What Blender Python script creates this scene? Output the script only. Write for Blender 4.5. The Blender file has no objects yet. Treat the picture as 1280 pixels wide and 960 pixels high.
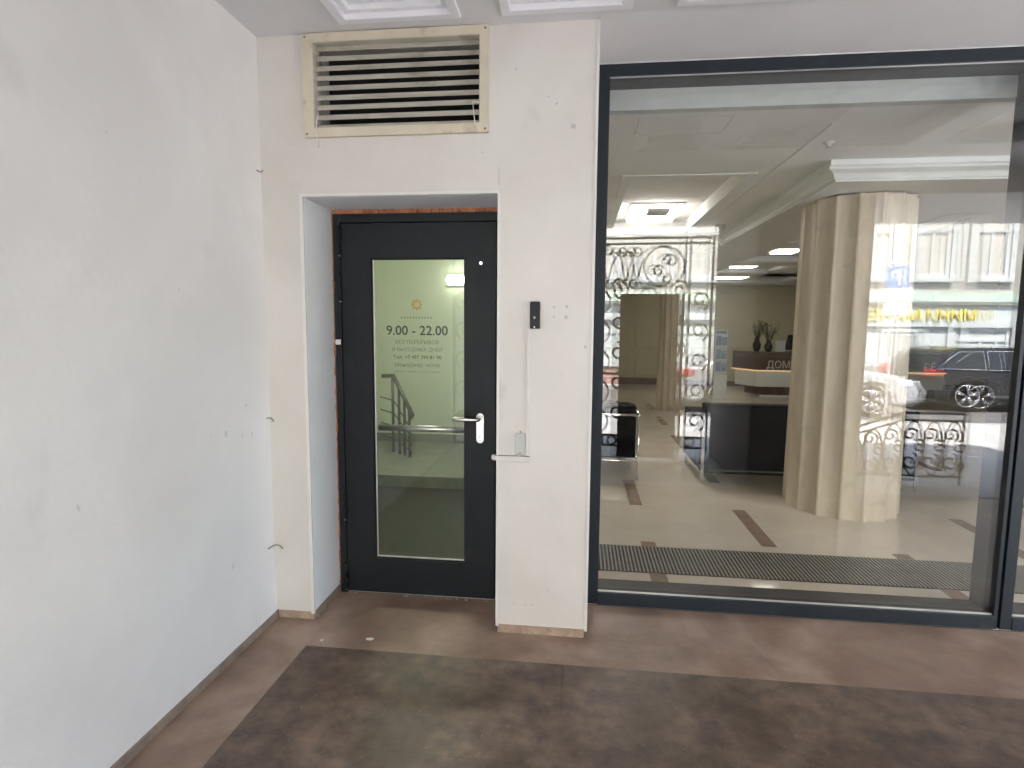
import bpy, bmesh, math, random
from mathutils import Vector, Matrix

S = bpy.context.scene
COL = S.collection
R = math.radians
random.seed(7)

# ------------------------------------------------------------------ camera
PITCH, YAW, ROLL = 0.103, 0.1153, 0.0079


def cam_dir(a, b, c):
    X = math.cos(ROLL) * a - math.sin(ROLL) * b
    Zc = math.sin(ROLL) * a + math.cos(ROLL) * b
    Y = math.cos(PITCH) * c + math.sin(PITCH) * Zc
    z = -math.sin(PITCH) * c + math.cos(PITCH) * Zc
    return Vector((math.cos(YAW) * X - math.sin(YAW) * Y, math.sin(YAW) * X + math.cos(YAW) * Y, z))


cd = bpy.data.cameras.new("camera")
cam = bpy.data.objects.new("camera", cd)
COL.objects.link(cam)
rx, up, fw = cam_dir(1, 0, 0), cam_dir(0, 1, 0), cam_dir(0, 0, 1)
cam.matrix_world = Matrix(((rx.x, up.x, -fw.x, 0.0), (rx.y, up.y, -fw.y, 0.0), (rx.z, up.z, -fw.z, 1.5), (0, 0, 0, 1)))
cd.sensor_width = 36.0
cd.lens = 721.43 / 1280 * 36
cd.clip_start = 0.02
cd.clip_end = 3000
S.camera = cam

# ------------------------------------------------------------------ daylight
SUN_EL, SUN_AZ = R(62), R(14)          # azimuth measured from +Y towards +X
w = bpy.data.worlds.new("World")
S.world = w
w.use_nodes = True
nt = w.node_tree
bg = nt.nodes["Background"]
sky = nt.nodes.new("ShaderNodeTexSky")
sky.sky_type = 'NISHITA'
sky.sun_disc = False
sky.sun_elevation = SUN_EL
sky.sun_rotation = SUN_AZ
sky.dust_density = 2.0
nt.links.new(sky.outputs[0], bg.inputs[0])
bg.inputs[1].default_value = 0.15
sl = bpy.data.lights.new("sun", 'SUN')
sl.energy = 4.2
sl.angle = R(0.55)
sl.color = (1.0, 0.965, 0.925)
sun = bpy.data.objects.new("sun", sl)
COL.objects.link(sun)
sd = Vector((math.sin(SUN_AZ) * math.cos(SUN_EL), math.cos(SUN_AZ) * math.cos(SUN_EL), math.sin(SUN_EL)))
sun.rotation_euler = sd.to_track_quat('Z', 'Y').to_euler()
S.view_settings.view_transform = 'Standard'
S.view_settings.look = 'None'
S.view_settings.gamma = 1.0
S.view_settings.exposure = 3.6
S.view_settings.use_curve_mapping = False
S.render.engine = 'CYCLES'
cy = S.cycles
cy.use_denoising = True
cy.use_adaptive_sampling = False
cy.max_bounces = 8
cy.diffuse_bounces = 4
cy.glossy_bounces = 4
cy.transmission_bounces = 6
cy.transparent_max_bounces = 16
cy.sample_clamp_indirect = 8.0
cy.blur_glossy = 0.5
cy.caustics_reflective = False
cy.caustics_refractive = False


# ------------------------------------------------------------------ materials
def nmat(name):
    m = bpy.data.materials.new(name)
    m.use_nodes = True
    return m, m.node_tree, m.node_tree.nodes["Principled BSDF"]


def surf(name, col, rough=0.6, metal=0.0, var=0.06, scale=4.0, bump=0.0, bscale=120.0, col2=None, spec=0.5, spots=None, detail=6.0, vscale=None, world=False, tone=0.0, blotch=None):
    """Principled material with two octaves of mottling, fine relief and optional stains."""
    m, t, b = nmat(name)
    N, L = t.nodes, t.links
    tc = N.new("ShaderNodeTexCoord")
    P = tc.outputs["Object"]
    if world:
        P = N.new("ShaderNodeNewGeometry").outputs["Position"]
    n1 = N.new("ShaderNodeTexNoise")
    n1.inputs["Scale"].default_value = scale
    n1.inputs["Detail"].default_value = detail
    n1.inputs["Roughness"].default_value = 0.62
    if vscale:
        mp = N.new("ShaderNodeMapping")
        mp.inputs["Scale"].default_value = vscale
        L.new(P, mp.inputs[0])
        L.new(mp.outputs[0], n1.inputs["Vector"])
    else:
        L.new(P, n1.inputs["Vector"])
    r = N.new("ShaderNodeValToRGB")
    c2 = col2 or tuple(max(0.0, c * (1 - 2 * var)) for c in col)
    c1 = col if col2 else tuple(min(1.0, c * (1 + var)) for c in col)
    r.color_ramp.elements[0].position = 0.32
    r.color_ramp.elements[1].position = 0.68
    r.color_ramp.elements[0].color = (*c2, 1)
    r.color_ramp.elements[1].color = (*c1, 1)
    L.new(n1.outputs["Fac"], r.inputs[0])
    out = r.outputs[0]
    if spots:
        sc, lo, hi, sc_col, st = spots
        n2 = N.new("ShaderNodeTexNoise")
        n2.inputs["Scale"].default_value = sc
        n2.inputs["Detail"].default_value = 4.0
        L.new(P, n2.inputs["Vector"])
        r2 = N.new("ShaderNodeValToRGB")
        r2.color_ramp.elements[0].position = lo
        r2.color_ramp.elements[1].position = hi
        r2.color_ramp.elements[0].color = (0, 0, 0, 1)
        r2.color_ramp.elements[1].color = (st, st, st, 1)
        L.new(n2.outputs["Fac"], r2.inputs[0])
        mx = N.new("ShaderNodeMixRGB")
        mx.inputs[2].default_value = (*sc_col, 1)
        L.new(r2.outputs[0], mx.inputs[0])
        L.new(out, mx.inputs[1])
        out = mx.outputs[0]
    if tone:
        oi = N.new("ShaderNodeObjectInfo")
        mr0 = N.new("ShaderNodeMapRange")
        mr0.inputs[3].default_value = 1 - tone
        mr0.inputs[4].default_value = 1 + tone
        L.new(oi.outputs["Random"], mr0.inputs[0])
        hs = N.new("ShaderNodeHueSaturation")
        L.new(mr0.outputs[0], hs.inputs["Value"])
        L.new(out, hs.inputs["Color"])
        out = hs.outputs[0]
    if blotch:
        n4 = N.new("ShaderNodeTexNoise")
        n4.inputs["Scale"].default_value = blotch[0]
        n4.inputs["Detail"].default_value = 7.0
        n4.inputs["Distortion"].default_value = 0.8
        L.new(P, n4.inputs["Vector"])
        r4 = N.new("ShaderNodeValToRGB")
        r4.color_ramp.elements[0].position = 0.40
        r4.color_ramp.elements[1].position = 0.66
        r4.color_ramp.elements[0].color = (*blotch[1], 1)
        r4.color_ramp.elements[1].color = (*blotch[2], 1)
        L.new(n4.outputs["Fac"], r4.inputs[0])
        m4 = N.new("ShaderNodeMixRGB")
        m4.blend_type = 'MULTIPLY'
        m4.inputs[0].default_value = 1.0
        L.new(out, m4.inputs[1])
        L.new(r4.outputs[0], m4.inputs[2])
        out = m4.outputs[0]
    L.new(out, b.inputs["Base Color"])
    b.inputs["Metallic"].default_value = metal
    b.inputs["Specular IOR Level"].default_value = spec
    if rough > 0.02:
        mr = N.new("ShaderNodeMapRange")
        mr.inputs[3].default_value = rough * 0.85
        mr.inputs[4].default_value = min(1.0, rough * 1.15)
        L.new(n1.outputs["Fac"], mr.inputs[0])
        L.new(mr.outputs[0], b.inputs["Roughness"])
    else:
        b.inputs["Roughness"].default_value = rough
    if bump:
        n3 = N.new("ShaderNodeTexNoise")
        n3.inputs["Scale"].default_value = bscale
        n3.inputs["Detail"].default_value = 3.0
        L.new(P, n3.inputs["Vector"])
        bp = N.new("ShaderNodeBump")
        bp.inputs["Strength"].default_value = bump
        bp.inputs["Distance"].default_value = 0.004
        L.new(n3.outputs["Fac"], bp.inputs["Height"])
        L.new(bp.outputs[0], b.inputs["Normal"])
    return m


def emit(name, col, st):
    m, t, b = nmat(name)
    b.inputs["Base Color"].default_value = (*col, 1)
    b.inputs["Emission Color"].default_value = (*col, 1)
    b.inputs["Emission Strength"].default_value = st
    return m


def glass(name, r0, tint, dirt=0.0):
    """Thin pane: Schlick reflectance (same from both sides) over a tinted see-through sheet."""
    m = bpy.data.materials.new(name)
    m.use_nodes = True
    t = m.node_tree
    N, L = t.nodes, t.links
    N.clear()
    o = N.new("ShaderNodeOutputMaterial")
    g = N.new("ShaderNodeNewGeometry")
    dot = N.new("ShaderNodeVectorMath")
    dot.operation = 'DOT_PRODUCT'
    L.new(g.outputs["Normal"], dot.inputs[0])
    L.new(g.outputs["Incoming"], dot.inputs[1])

    def math_(op, a, b=None):
        n = N.new("ShaderNodeMath")
        n.operation = op
        for i, v in enumerate((a, b)):
            if v is None:
                continue
            if isinstance(v, (int, float)):
                n.inputs[i].default_value = v
            else:
                L.new(v, n.inputs[i])
        return n.outputs[0]
    c = math_('ABSOLUTE', dot.outputs["Value"])
    p = math_('POWER', math_('SUBTRACT', 1.0, c), 5.0)
    f = math_('ADD', math_('MULTIPLY', p, 1.0 - r0), r0)
    tr = N.new("ShaderNodeBsdfTransparent")
    tr.inputs[0].default_value = (*tint, 1)
    gl = N.new("ShaderNodeBsdfGlossy")
    gl.inputs["Roughness"].default_value = 0.0
    gl.inputs[0].default_value = (1, 1, 1, 1)
    mx = N.new("ShaderNodeMixShader")
    L.new(f, mx.inputs[0])
    L.new(tr.outputs[0], mx.inputs[1])
    L.new(gl.outputs[0], mx.inputs[2])
    last = mx.outputs[0]
    if dirt:
        tc = N.new("ShaderNodeTexCoord")
        n = N.new("ShaderNodeTexNoise")
        n.inputs["Scale"].default_value = 3.0
        n.inputs["Detail"].default_value = 8.0
        L.new(tc.outputs["Object"], n.inputs["Vector"])
        d = N.new("ShaderNodeBsdfDiffuse")
        d.inputs[0].default_value = (0.6, 0.58, 0.54, 1)
        m2 = N.new("ShaderNodeMixShader")
        L.new(math_('MULTIPLY', n.outputs["Fac"], dirt), m2.inputs[0])
        L.new(last, m2.inputs[1])
        L.new(d.outputs[0], m2.inputs[2])
        last = m2.outputs[0]
    L.new(last, o.inputs[0])
    return m


M = {}
M['plaster'] = surf('white_plaster', (0.83, 0.81, 0.795), 0.75, var=0.03, scale=1.1, bump=0.22, bscale=38, spots=(2.6, 0.68, 0.84, (0.52, 0.49, 0.46), 0.35), blotch=(0.9, (0.93, 0.92, 0.915), (1, 1, 1)))
M['panel'] = surf('cream_panel', (0.70, 0.66, 0.62), 0.55, var=0.025, scale=1.7, bump=0.10, bscale=45, spots=(4.0, 0.66, 0.80, (0.45, 0.41, 0.37), 0.5), blotch=(1.6, (0.94, 0.93, 0.915), (1, 1, 1)))
M['reveal'] = surf('reveal_paint', (0.80, 0.80, 0.82), 0.6, var=0.03, scale=3, bump=0.05)
M['trim'] = surf('white_trim', (0.72, 0.69, 0.66), 0.4, var=0.03, scale=9)
M['soffit'] = surf('soffit_paint', (0.73, 0.72, 0.725), 0.8, var=0.03, scale=1.5, bump=0.08, bscale=60)
M['mould'] = surf('moulding_paint', (0.84, 0.83, 0.86), 0.6, var=0.02, scale=3)
M['slab_light'] = surf('light_brown_granite', (0.45, 0.325, 0.255), 0.45, scale=5, col2=(0.29, 0.20, 0.155), bump=0.08, bscale=220, world=True, tone=0.05, detail=10, spots=(60, 0.60, 0.70, (0.42, 0.34, 0.29), 0.5), blotch=(1.5, (0.56, 0.50, 0.46), (1.0, 1.0, 1.0)))
M['slab_dark'] = surf('dark_brown_granite', (0.235, 0.165, 0.125), 0.42, scale=11, col2=(0.085, 0.060, 0.047), bump=0.08, bscale=260, world=True, tone=0.07, detail=12, spots=(48, 0.62, 0.70, (0.28, 0.21, 0.18), 0.6), blotch=(2.1, (0.50, 0.46, 0.44), (1.0, 0.98, 0.98)))
M['grout'] = surf('grout', (0.10, 0.075, 0.062), 0.9, scale=20)
M['plinth'] = surf('terracotta_plinth', (0.42, 0.305, 0.225), 0.6, scale=14, var=0.16, bump=0.06, spots=(60, 0.58, 0.7, (0.2, 0.12, 0.08), 0.5))
M['plinth_dark'] = surf('grey_brown_plinth', (0.27, 0.205, 0.16), 0.6, scale=14, var=0.14, bump=0.06)
M['frame'] = surf('anthracite_frame', (0.016, 0.022, 0.030), 0.5, spec=0.3, var=0.10, scale=6, bump=0.04, bscale=160, spots=(14, 0.60, 0.78, (0.05, 0.05, 0.05), 0.5))
M['door'] = surf('anthracite_door', (0.010, 0.0125, 0.015), 0.5, spec=0.26, var=0.12, scale=3, bump=0.04, bscale=120, spots=(9, 0.60, 0.80, (0.03, 0.03, 0.03), 0.6))
M['black'] = surf('black_plastic', (0.006, 0.006, 0.007), 0.45, var=0.1, spec=0.25)
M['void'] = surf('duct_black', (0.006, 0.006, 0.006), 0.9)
M['steel'] = surf('brushed_steel', (0.62, 0.61, 0.59), 0.30, metal=1.0, var=0.05, scale=30)
M['chrome'] = surf('chrome', (0.80, 0.80, 0.80), 0.08, metal=1.0, var=0.02)
M['alu'] = surf('aluminium_bead', (0.66, 0.66, 0.64), 0.35, metal=0.6, var=0.04)
M['beige'] = surf('beige_enamel', (0.66, 0.585, 0.455), 0.5, var=0.05, scale=5, spots=(9, 0.60, 0.72, (0.36, 0.28, 0.19), 0.5))
M['louvre'] = surf('dusty_louvre', (0.52, 0.485, 0.41), 0.65, scale=6, var=0.12, vscale=(1, 1, 8), spots=(7, 0.52, 0.75, (0.22, 0.18, 0.13), 0.8))
M['foam'] = surf('expanding_foam', (0.62, 0.27, 0.13), 0.9, scale=18, col2=(0.30, 0.10, 0.045), bump=0.9, bscale=60)
M['pier_stone'] = surf('dark_pier_stone', (0.085, 0.082, 0.082), 0.6, scale=3, var=0.1)  # pier darkened in colour to keep its reflection off the sofa
M['grey_box'] = surf('grey_plastic', (0.50, 0.50, 0.47), 0.5, var=0.05)
M['trunking'] = surf('painted_trunking', (0.67, 0.635, 0.605), 0.5, var=0.03, scale=8)
M['white_plastic'] = surf('white_plastic', (0.76, 0.74, 0.71), 0.45, var=0.03, scale=8)
M['scuff'] = surf('faint_scuff', (0.66, 0.635, 0.62), 0.8)
M['wire'] = surf('grey_wire', (0.20, 0.18, 0.16), 0.6)
M['smudge'] = surf('filled_hole', (0.53, 0.50, 0.48), 0.8)
M['glass_win'] = glass('window_glass', 0.072, (0.985, 0.985, 0.975), 0.012)
M['glass_inner'] = glass('window_inner_glass', 0.052, (0.985, 0.985, 0.975))
M['glass_door'] = glass('door_glass', 0.055, (0.88, 0.93, 0.84), 0.03)
M['text_dark'] = surf('dark_vinyl', (0.03, 0.035, 0.03), 0.5)
M['text_grey'] = surf('grey_vinyl', (0.20, 0.23, 0.17), 0.6)
M['text_faint'] = surf('faint_vinyl', (0.33, 0.38, 0.26), 0.6)
M['orange'] = surf('orange_vinyl', (0.50, 0.36, 0.12), 0.6)
# lobby
M['lob_floor'] = surf('polished_limestone', (0.78, 0.70, 0.60), 0.07, scale=2.5, var=0.05, spots=(40, 0.60, 0.75, (0.56, 0.49, 0.40), 0.35))
M['inlay'] = surf('brown_inlay_stone', (0.36, 0.27, 0.21), 0.10, scale=9, var=0.12)
M['lob_wall'] = surf('olive_beige_paint', (0.55, 0.515, 0.36), 0.6, var=0.03, scale=2)
M['lob_ceil'] = surf('lobby_ceiling_paint', (0.80, 0.80, 0.795), 0.8, var=0.02, scale=1.2)
M['lob_cornice'] = surf('lobby_cornice_paint', (0.78, 0.80, 0.80), 0.6, var=0.02)
M['bulkhead'] = surf('bulkhead_paint', (0.55, 0.58, 0.585), 0.7, var=0.04)
M['travertine'] = surf('travertine', (0.70, 0.615, 0.49), 0.5, scale=2.2, col2=(0.55, 0.47, 0.36), bump=0.12, bscale=45, vscale=(2.5, 2.5, 0.7), spots=(9, 0.58, 0.74, (0.46, 0.38, 0.28), 0.5))
M['mat_base'] = surf('mat_rubber', (0.02, 0.02, 0.02), 0.8)
M['mat_rib'] = surf('mat_rib', (0.34, 0.325, 0.30), 0.55, var=0.1, scale=20)
M['leather'] = surf('black_leather', (0.006, 0.006, 0.007), 0.55, spec=0.08, var=0.12, scale=20, bump=0.12, bscale=140)
M['wood'] = surf('dark_walnut', (0.125, 0.085, 0.062), 0.4, scale=4, var=0.2, vscale=(1, 1, 9))
M['wood_red'] = surf('red_walnut', (0.13, 0.065, 0.045), 0.45, scale=4, var=0.2, vscale=(9, 1, 1))
M['white_gloss'] = surf('white_lacquer', (0.78, 0.82, 0.78), 0.2, var=0.02)
M['letters'] = surf('pale_letters', (0.82, 0.79, 0.74), 0.4)
M['blue_print'] = surf('blue_brochure', (0.18, 0.26, 0.42), 0.5, scale=14, col2=(0.38, 0.46, 0.58))
M['vase'] = surf('dark_glass_vase', (0.03, 0.028, 0.022), 0.12)
M['twig'] = surf('twig', (0.06, 0.05, 0.03), 0.8)
M['leaf'] = surf('dry_leaf', (0.09, 0.12, 0.045), 0.7, var=0.25, scale=30)
M['lamp_on'] = emit('lit_diffuser', (1.0, 0.955, 0.88), 1.7)
M['lamp_far'] = emit('lit_far_diffuser', (1.0, 0.95, 0.86), 1.0)
M['led_on'] = emit('lit_led_strip', (1.0, 0.66, 0.34), 0.05)
M['skirt_brown'] = surf('brown_skirting', (0.16, 0.11, 0.075), 0.4)
# stairwell
M['st_wall'] = surf('pale_green_paint', (0.68, 0.74, 0.59), 0.7, var=0.02, scale=2)
M['st_floor'] = surf('dark_stair_stone', (0.028, 0.029, 0.024), 0.5, scale=6, var=0.15)
M['st_step'] = surf('grey_stair_stone', (0.25, 0.26, 0.21), 0.5, scale=6, var=0.08)
M['st_lamp'] = emit('lit_stair_lamp', (1.0, 0.97, 0.86), 3.9)
M['st_lamp_wall'] = emit('lit_stair_wall_lamp', (1.0, 0.97, 0.88), 0.9)
M['rail_dark'] = surf('grey_stair_metal', (0.16, 0.16, 0.145), 0.4, metal=0.6)
# street
M['asphalt'] = surf('asphalt', (0.125, 0.122, 0.118), 0.85, scale=3, var=0.15, bump=0.3, bscale=90)
M['paving'] = surf('pale_paving', (0.50, 0.485, 0.46), 0.7, scale=4, var=0.1, bump=0.1)
M['paving2'] = surf('grey_paving', (0.45, 0.44, 0.425), 0.7, scale=4, var=0.1, bump=0.1)
M['kerb'] = surf('granite_kerb', (0.42, 0.41, 0.40), 0.7, scale=12, var=0.12)
M['iron'] = surf('wrought_iron', (0.018, 0.017, 0.016), 0.5, var=0.15, scale=30, bump=0.1)
M['stele'] = surf('dark_board', (0.03, 0.031, 0.028), 0.55)
M['fac_cream'] = surf('cream_stucco', (0.55, 0.525, 0.455), 0.85, scale=1.5, var=0.05, bump=0.1)
M['fac_white'] = surf('white_stucco', (0.58, 0.62, 0.585), 0.8, scale=1.5, var=0.04, bump=0.1)
M['fac_green'] = surf('green_metal_flashing', (0.30, 0.38, 0.31), 0.5, scale=3, var=0.1)
M['fac_red'] = surf('red_granite_base', (0.45, 0.27, 0.23), 0.6, scale=8, var=0.12)
M['fac_frame'] = surf('window_paint', (0.60, 0.62, 0.60), 0.5)
M['fac_pane'] = surf('dark_window_pane', (0.22, 0.25, 0.235), 0.06)
M['fac_up'] = surf('upper_storey_stucco', (0.60, 0.56, 0.50), 0.85, scale=1.5, var=0.05)
M['yellow'] = surf('yellow_letter', (0.78, 0.66, 0.16), 0.5)
M['sign_blue'] = surf('sign_blue', (0.12, 0.24, 0.52), 0.4)
M['sign_white'] = surf('sign_white', (0.80, 0.80, 0.80), 0.4)
M['paint_black'] = surf('black_car_paint', (0.010, 0.011, 0.013), 0.08)
M['paint_silver'] = surf('silver_car_paint', (0.52, 0.53, 0.54), 0.22, metal=0.5)
M['paint_grey'] = surf('pale_grey_car_paint', (0.42, 0.42, 0.41), 0.22, metal=0.4)
M['car_glass'] = surf('car_glass', (0.02, 0.024, 0.025), 0.04)
M['tyre'] = surf('tyre_rubber', (0.018, 0.018, 0.018), 0.8)
M['rim'] = surf('alloy_rim', (0.66, 0.66, 0.66), 0.25, metal=0.8)
M['tail'] = surf('red_tail_lens', (0.36, 0.03, 0.03), 0.2)
M['head'] = surf('clear_lens', (0.70, 0.72, 0.74), 0.08)
M['scrap'] = surf('paper_scrap', (0.75, 0.72, 0.66), 0.8)


# ------------------------------------------------------------------ mesh helpers
class MB:
    def __init__(self):
        self.v, self.f, self.smooth = [], [], set()

    def add(self, vs, fs, smooth=False):
        o = len(self.v)
        self.v += [tuple(p) for p in vs]
        for f in fs:
            if smooth:
                self.smooth.add(len(self.f))
            self.f.append(tuple(i + o for i in f))
        return self

    def box(self, x0, x1, y0, y1, z0, z1):
        vs = [(x0, y0, z0), (x1, y0, z0), (x1, y1, z0), (x0, y1, z0), (x0, y0, z1), (x1, y0, z1), (x1, y1, z1), (x0, y1, z1)]
        return self.add(vs, [(0, 3, 2, 1), (4, 5, 6, 7), (0, 1, 5, 4), (1, 2, 6, 5), (2, 3, 7, 6), (3, 0, 4, 7)])

    def ring(self, x0, x1, z0, z1, hx0, hx1, hz0, hz1, y0, y1):
        """A rectangular plate in XZ with a rectangular hole, between y0 (front) and y1."""
        vs = []
        for y in (y0, y1):
            vs += [(x0, y, z0), (x1, y, z0), (x1, y, z1), (x0, y, z1), (hx0, y, hz0), (hx1, y, hz0), (hx1, y, hz1), (hx0, y, hz1)]
        fs = []
        for i in range(4):
            j = (i + 1) % 4
            fs += [(i, j, j + 4, i + 4), (i + 8, i + 12, j + 12, j + 8), (i, i + 8, j + 8, j), (i + 4, j + 4, j + 12, i + 12)]
        return self.add(vs, fs)

    def hring(self, x0, x1, y0, y1, hx0, hx1, hy0, hy1, z0, z1):
        """Same, lying flat between z0 and z1."""
        t = MB().ring(x0, x1, y0, y1, hx0, hx1, hy0, hy1, z0, z1)
        return self.add([(x, z, y) for x, y, z in t.v], [tuple(reversed(f)) for f in t.f])

    def prism(self, poly, axis, a, b):
        """Extrude a 2-D polygon along an axis ('x','y','z')."""
        n = len(poly)

        def p(u, v, d):
            return {'x': (d, u, v), 'y': (u, d, v), 'z': (u, v, d)}[axis]
        vs = [p(u, v, a) for u, v in poly] + [p(u, v, b) for u, v in poly]
        fs = [tuple(range(n - 1, -1, -1)), tuple(range(n, 2 * n))]
        fs += [(i, (i + 1) % n, (i + 1) % n + n, i + n) for i in range(n)]
        return self.add(vs, fs)

    def tube(self, pts, r, n=8, caps=True):
        pts = [Vector(p) for p in pts]
        vs, fs = [], []
        t0 = (pts[1] - pts[0]).normalized()
        ref = Vector((0, 0, 1)) if abs(t0.z) < 0.9 else Vector((0, 1, 0))
        u = t0.cross(ref).normalized()
        for i, p in enumerate(pts):
            if i == 0:
                t = t0
            elif i == len(pts) - 1:
                t = (pts[i] - pts[i - 1]).normalized()
            else:
                t = ((pts[i + 1] - p).normalized() + (p - pts[i - 1]).normalized())
                t = t.normalized() if t.length > 1e-6 else t0
            u = (u - t * u.dot(t))
            u = u.normalized() if u.length > 1e-6 else t.orthogonal().normalized()
            v = t.cross(u)
            rr = r[i] if isinstance(r, (list, tuple)) else r
            for k in range(n):
                a = 2 * math.pi * k / n
                vs.append(p + u * (rr * math.cos(a)) + v * (rr * math.sin(a)))
        for i in range(len(pts) - 1):
            for k in range(n):
                k2 = (k + 1) % n
                fs.append((i * n + k, i * n + k2, (i + 1) * n + k2, (i + 1) * n + k))
        self.add(vs, fs, True)
        if caps:
            m = len(pts) - 1
            self.add(vs[:n], [tuple(range(n - 1, -1, -1))])
            self.add(vs[m * n:], [tuple(range(n))])
        return self

    def lathe(self, prof, c, n=24, axis='z'):
        vs, fs = [], []
        for r, h in prof:
            for k in range(n):
                a = 2 * math.pi * k / n
                q = (r * math.cos(a), r * math.sin(a), h)
                if axis == 'y':
                    q = (q[0], q[2], q[1])
                vs.append((c[0] + q[0], c[1] + q[1], c[2] + q[2]))
        for i in range(len(prof) - 1):
            for k in range(n):
                k2 = (k + 1) % n
                fs.append((i * n + k, i * n + k2, (i + 1) * n + k2, (i + 1) * n + k))
        self.add(vs, fs, True)
        m = len(prof) - 1
        self.add(vs[:n], [tuple(range(n - 1, -1, -1))])
        self.add(vs[m * n:], [tuple(range(n))])
        return self

    def build(self, name, mat, parent=None, bevel=0.0, seg=2):
        me = bpy.data.meshes.new(name)
        me.from_pydata(self.v, [], self.f)
        for i in self.smooth:
            me.polygons[i].use_smooth = True
        bm = bmesh.new()
        bm.from_mesh(me)
        bmesh.ops.remove_doubles(bm, verts=bm.verts, dist=1e-6)
        bmesh.ops.recalc_face_normals(bm, faces=bm.faces)
        bm.to_mesh(me)
        bm.free()
        return link(name, me, mat, parent, bevel, seg)


def link(name, me, mat, parent=None, bevel=0.0, seg=2):
    o = bpy.data.objects.new(name, me)
    if mat and not me.materials:
        me.materials.append(M[mat] if isinstance(mat, str) else mat)
    COL.objects.link(o)
    if parent:
        o.parent = parent
        o.matrix_parent_inverse = Matrix.Translation(-parent_world(parent))
    if bevel:
        md = o.modifiers.new("bevel", 'BEVEL')
        md.width = bevel
        md.segments = seg
        md.limit_method = 'ANGLE'
        md.angle_limit = R(40)
    return o


def parent_world(p):
    t = Vector((0, 0, 0))
    while p:
        t += p.location
        if p.parent:
            t += p.matrix_parent_inverse.translation
        p = p.parent
    return t


def thing(name, label, cat, loc=(0, 0, 0), group=None):
    """An Empty at the thing's base; parts are modelled in world coordinates."""
    o = bpy.data.objects.new(name, None)
    o.empty_display_size = 0.1
    COL.objects.link(o)
    o.location = loc
    return tag(o, label, cat, group)


def tag(o, label, cat, group=None):
    o["label"] = label
    o["category"] = cat
    if group:
        o["group"] = group
    return o


def struct(o):
    o["kind"] = "structure"
    return o


def stuff(o):
    o["kind"] = "stuff"
    return o


def B(*a):
    return MB().box(*a)


def clone(o, parent, delta=(0, 0, 0)):
    c = o.copy()
    COL.objects.link(c)
    c.parent = parent
    c.matrix_parent_inverse = Matrix.Translation(-parent_world(parent))
    c.location = Vector(o.location) + Vector(delta)
    return c


def text_mesh(name, body, size, mat, parent, loc, rot=(R(90), 0, 0), depth=0.0, align='CENTER', bold=0.0, xs=1.0):
    cu = bpy.data.curves.new(name, 'FONT')
    cu.body = body
    cu.size = size
    cu.align_x = align
    cu.extrude = depth
    cu.offset = bold
    cu.resolution_u = 4
    tmp = bpy.data.objects.new(name + "_curve", cu)
    COL.objects.link(tmp)
    dg = bpy.context.evaluated_depsgraph_get()
    me = bpy.data.meshes.new_from_object(tmp.evaluated_get(dg))
    bpy.data.objects.remove(tmp)
    bpy.data.curves.remove(cu)
    me.name = name
    mt = Matrix.Translation(loc) @ Matrix.Rotation(rot[2], 4, 'Z') @ Matrix.Rotation(rot[0], 4, 'X') @ Matrix.Diagonal((xs, 1, 1, 1))
    me.transform(mt)
    me.materials.clear()
    return link(name, me, mat, parent)


# ================================================================== PORCH: the big surfaces
YW = 2.66       # face of the entrance wall
XL = -1.51      # face of the side wall
H = 2.81        # porch ceiling
YD = 2.97       # door plane
YG = 3.014      # front of the window frame
GLY = 3.034     # outer glass

# floor slabs ------------------------------------------------------
pf = B(-1.9, 6.0, 0.60, 3.02, -0.25, -0.006).build('porch_floor', 'grout')
struct(pf)
slab_cache = {}


def slab(x0, x1, y0, y1, mat, name='floor_slab'):
    g = 0.0002
    key = (round(x1 - x0, 4), round(y1 - y0, 4), mat)
    if key not in slab_cache:
        hx, hy = (x1 - x0) / 2 - g, (y1 - y0) / 2 - g
        m = MB()
        c = 0.0001
        m.add([(-hx, -hy, -.02), (hx, -hy, -.02), (hx, hy, -.02), (-hx, hy, -.02), (-hx, -hy, -c), (hx, -hy, -c), (hx, hy, -c), (-hx, hy, -c),
               (-hx + c, -hy + c, 0), (hx - c, -hy + c, 0), (hx - c, hy - c, 0), (-hx + c, hy - c, 0)],
              [(0, 1, 5, 4), (1, 2, 6, 5), (2, 3, 7, 6), (3, 0, 4, 7), (4, 5, 9, 8), (5, 6, 10, 9), (6, 7, 11, 10), (7, 4, 8, 11), (8, 9, 10, 11)])
        o = m.build(name, mat, pf)
        slab_cache[key] = o.data
    else:
        o = link(name, slab_cache[key], None, pf)
    o.location = ((x0 + x1) / 2, (y0 + y1) / 2, 0.0)
    return o


X0 = -1.24
PW = 0.5975
for j in range(3):
    for i in range(12):
        slab(X0 + i * PW, X0 + (i + 1) * PW, 2.43 - (j + 1) * PW, 2.43 - j * PW, 'slab_dark')
for j in range(3):
    slab(XL - 0.02, X0, 2.43 - (j + 1) * PW, 2.43 - j * PW, 'slab_light')
slab(XL - 0.02, X0, 2.43, 3.0, 'slab_light')
for i in range(12):
    slab(X0 + i * PW, X0 + (i + 1) * PW, 2.43, 3.0, 'slab_light')

# side wall --------------------------------------------------------
sw = thing('side_wall', 'tall white plastered wall along the left edge of the photo', 'wall', (XL, 1.5, 0))
B(XL - 0.35, XL, -1.75, YW + 0.45, 0.035, 3.2).build('plaster_face', 'plaster', sw)
y = -0.72
while y < YW - 0.02:
    y2 = min(y + 0.58, YW)
    B(XL - 0.2, XL + 0.008, y + 0.001, y2 - 0.001, -0.01, 0.036).build('skirting_tile', 'plinth_dark', sw, 0.0015)
    y = y2

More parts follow.
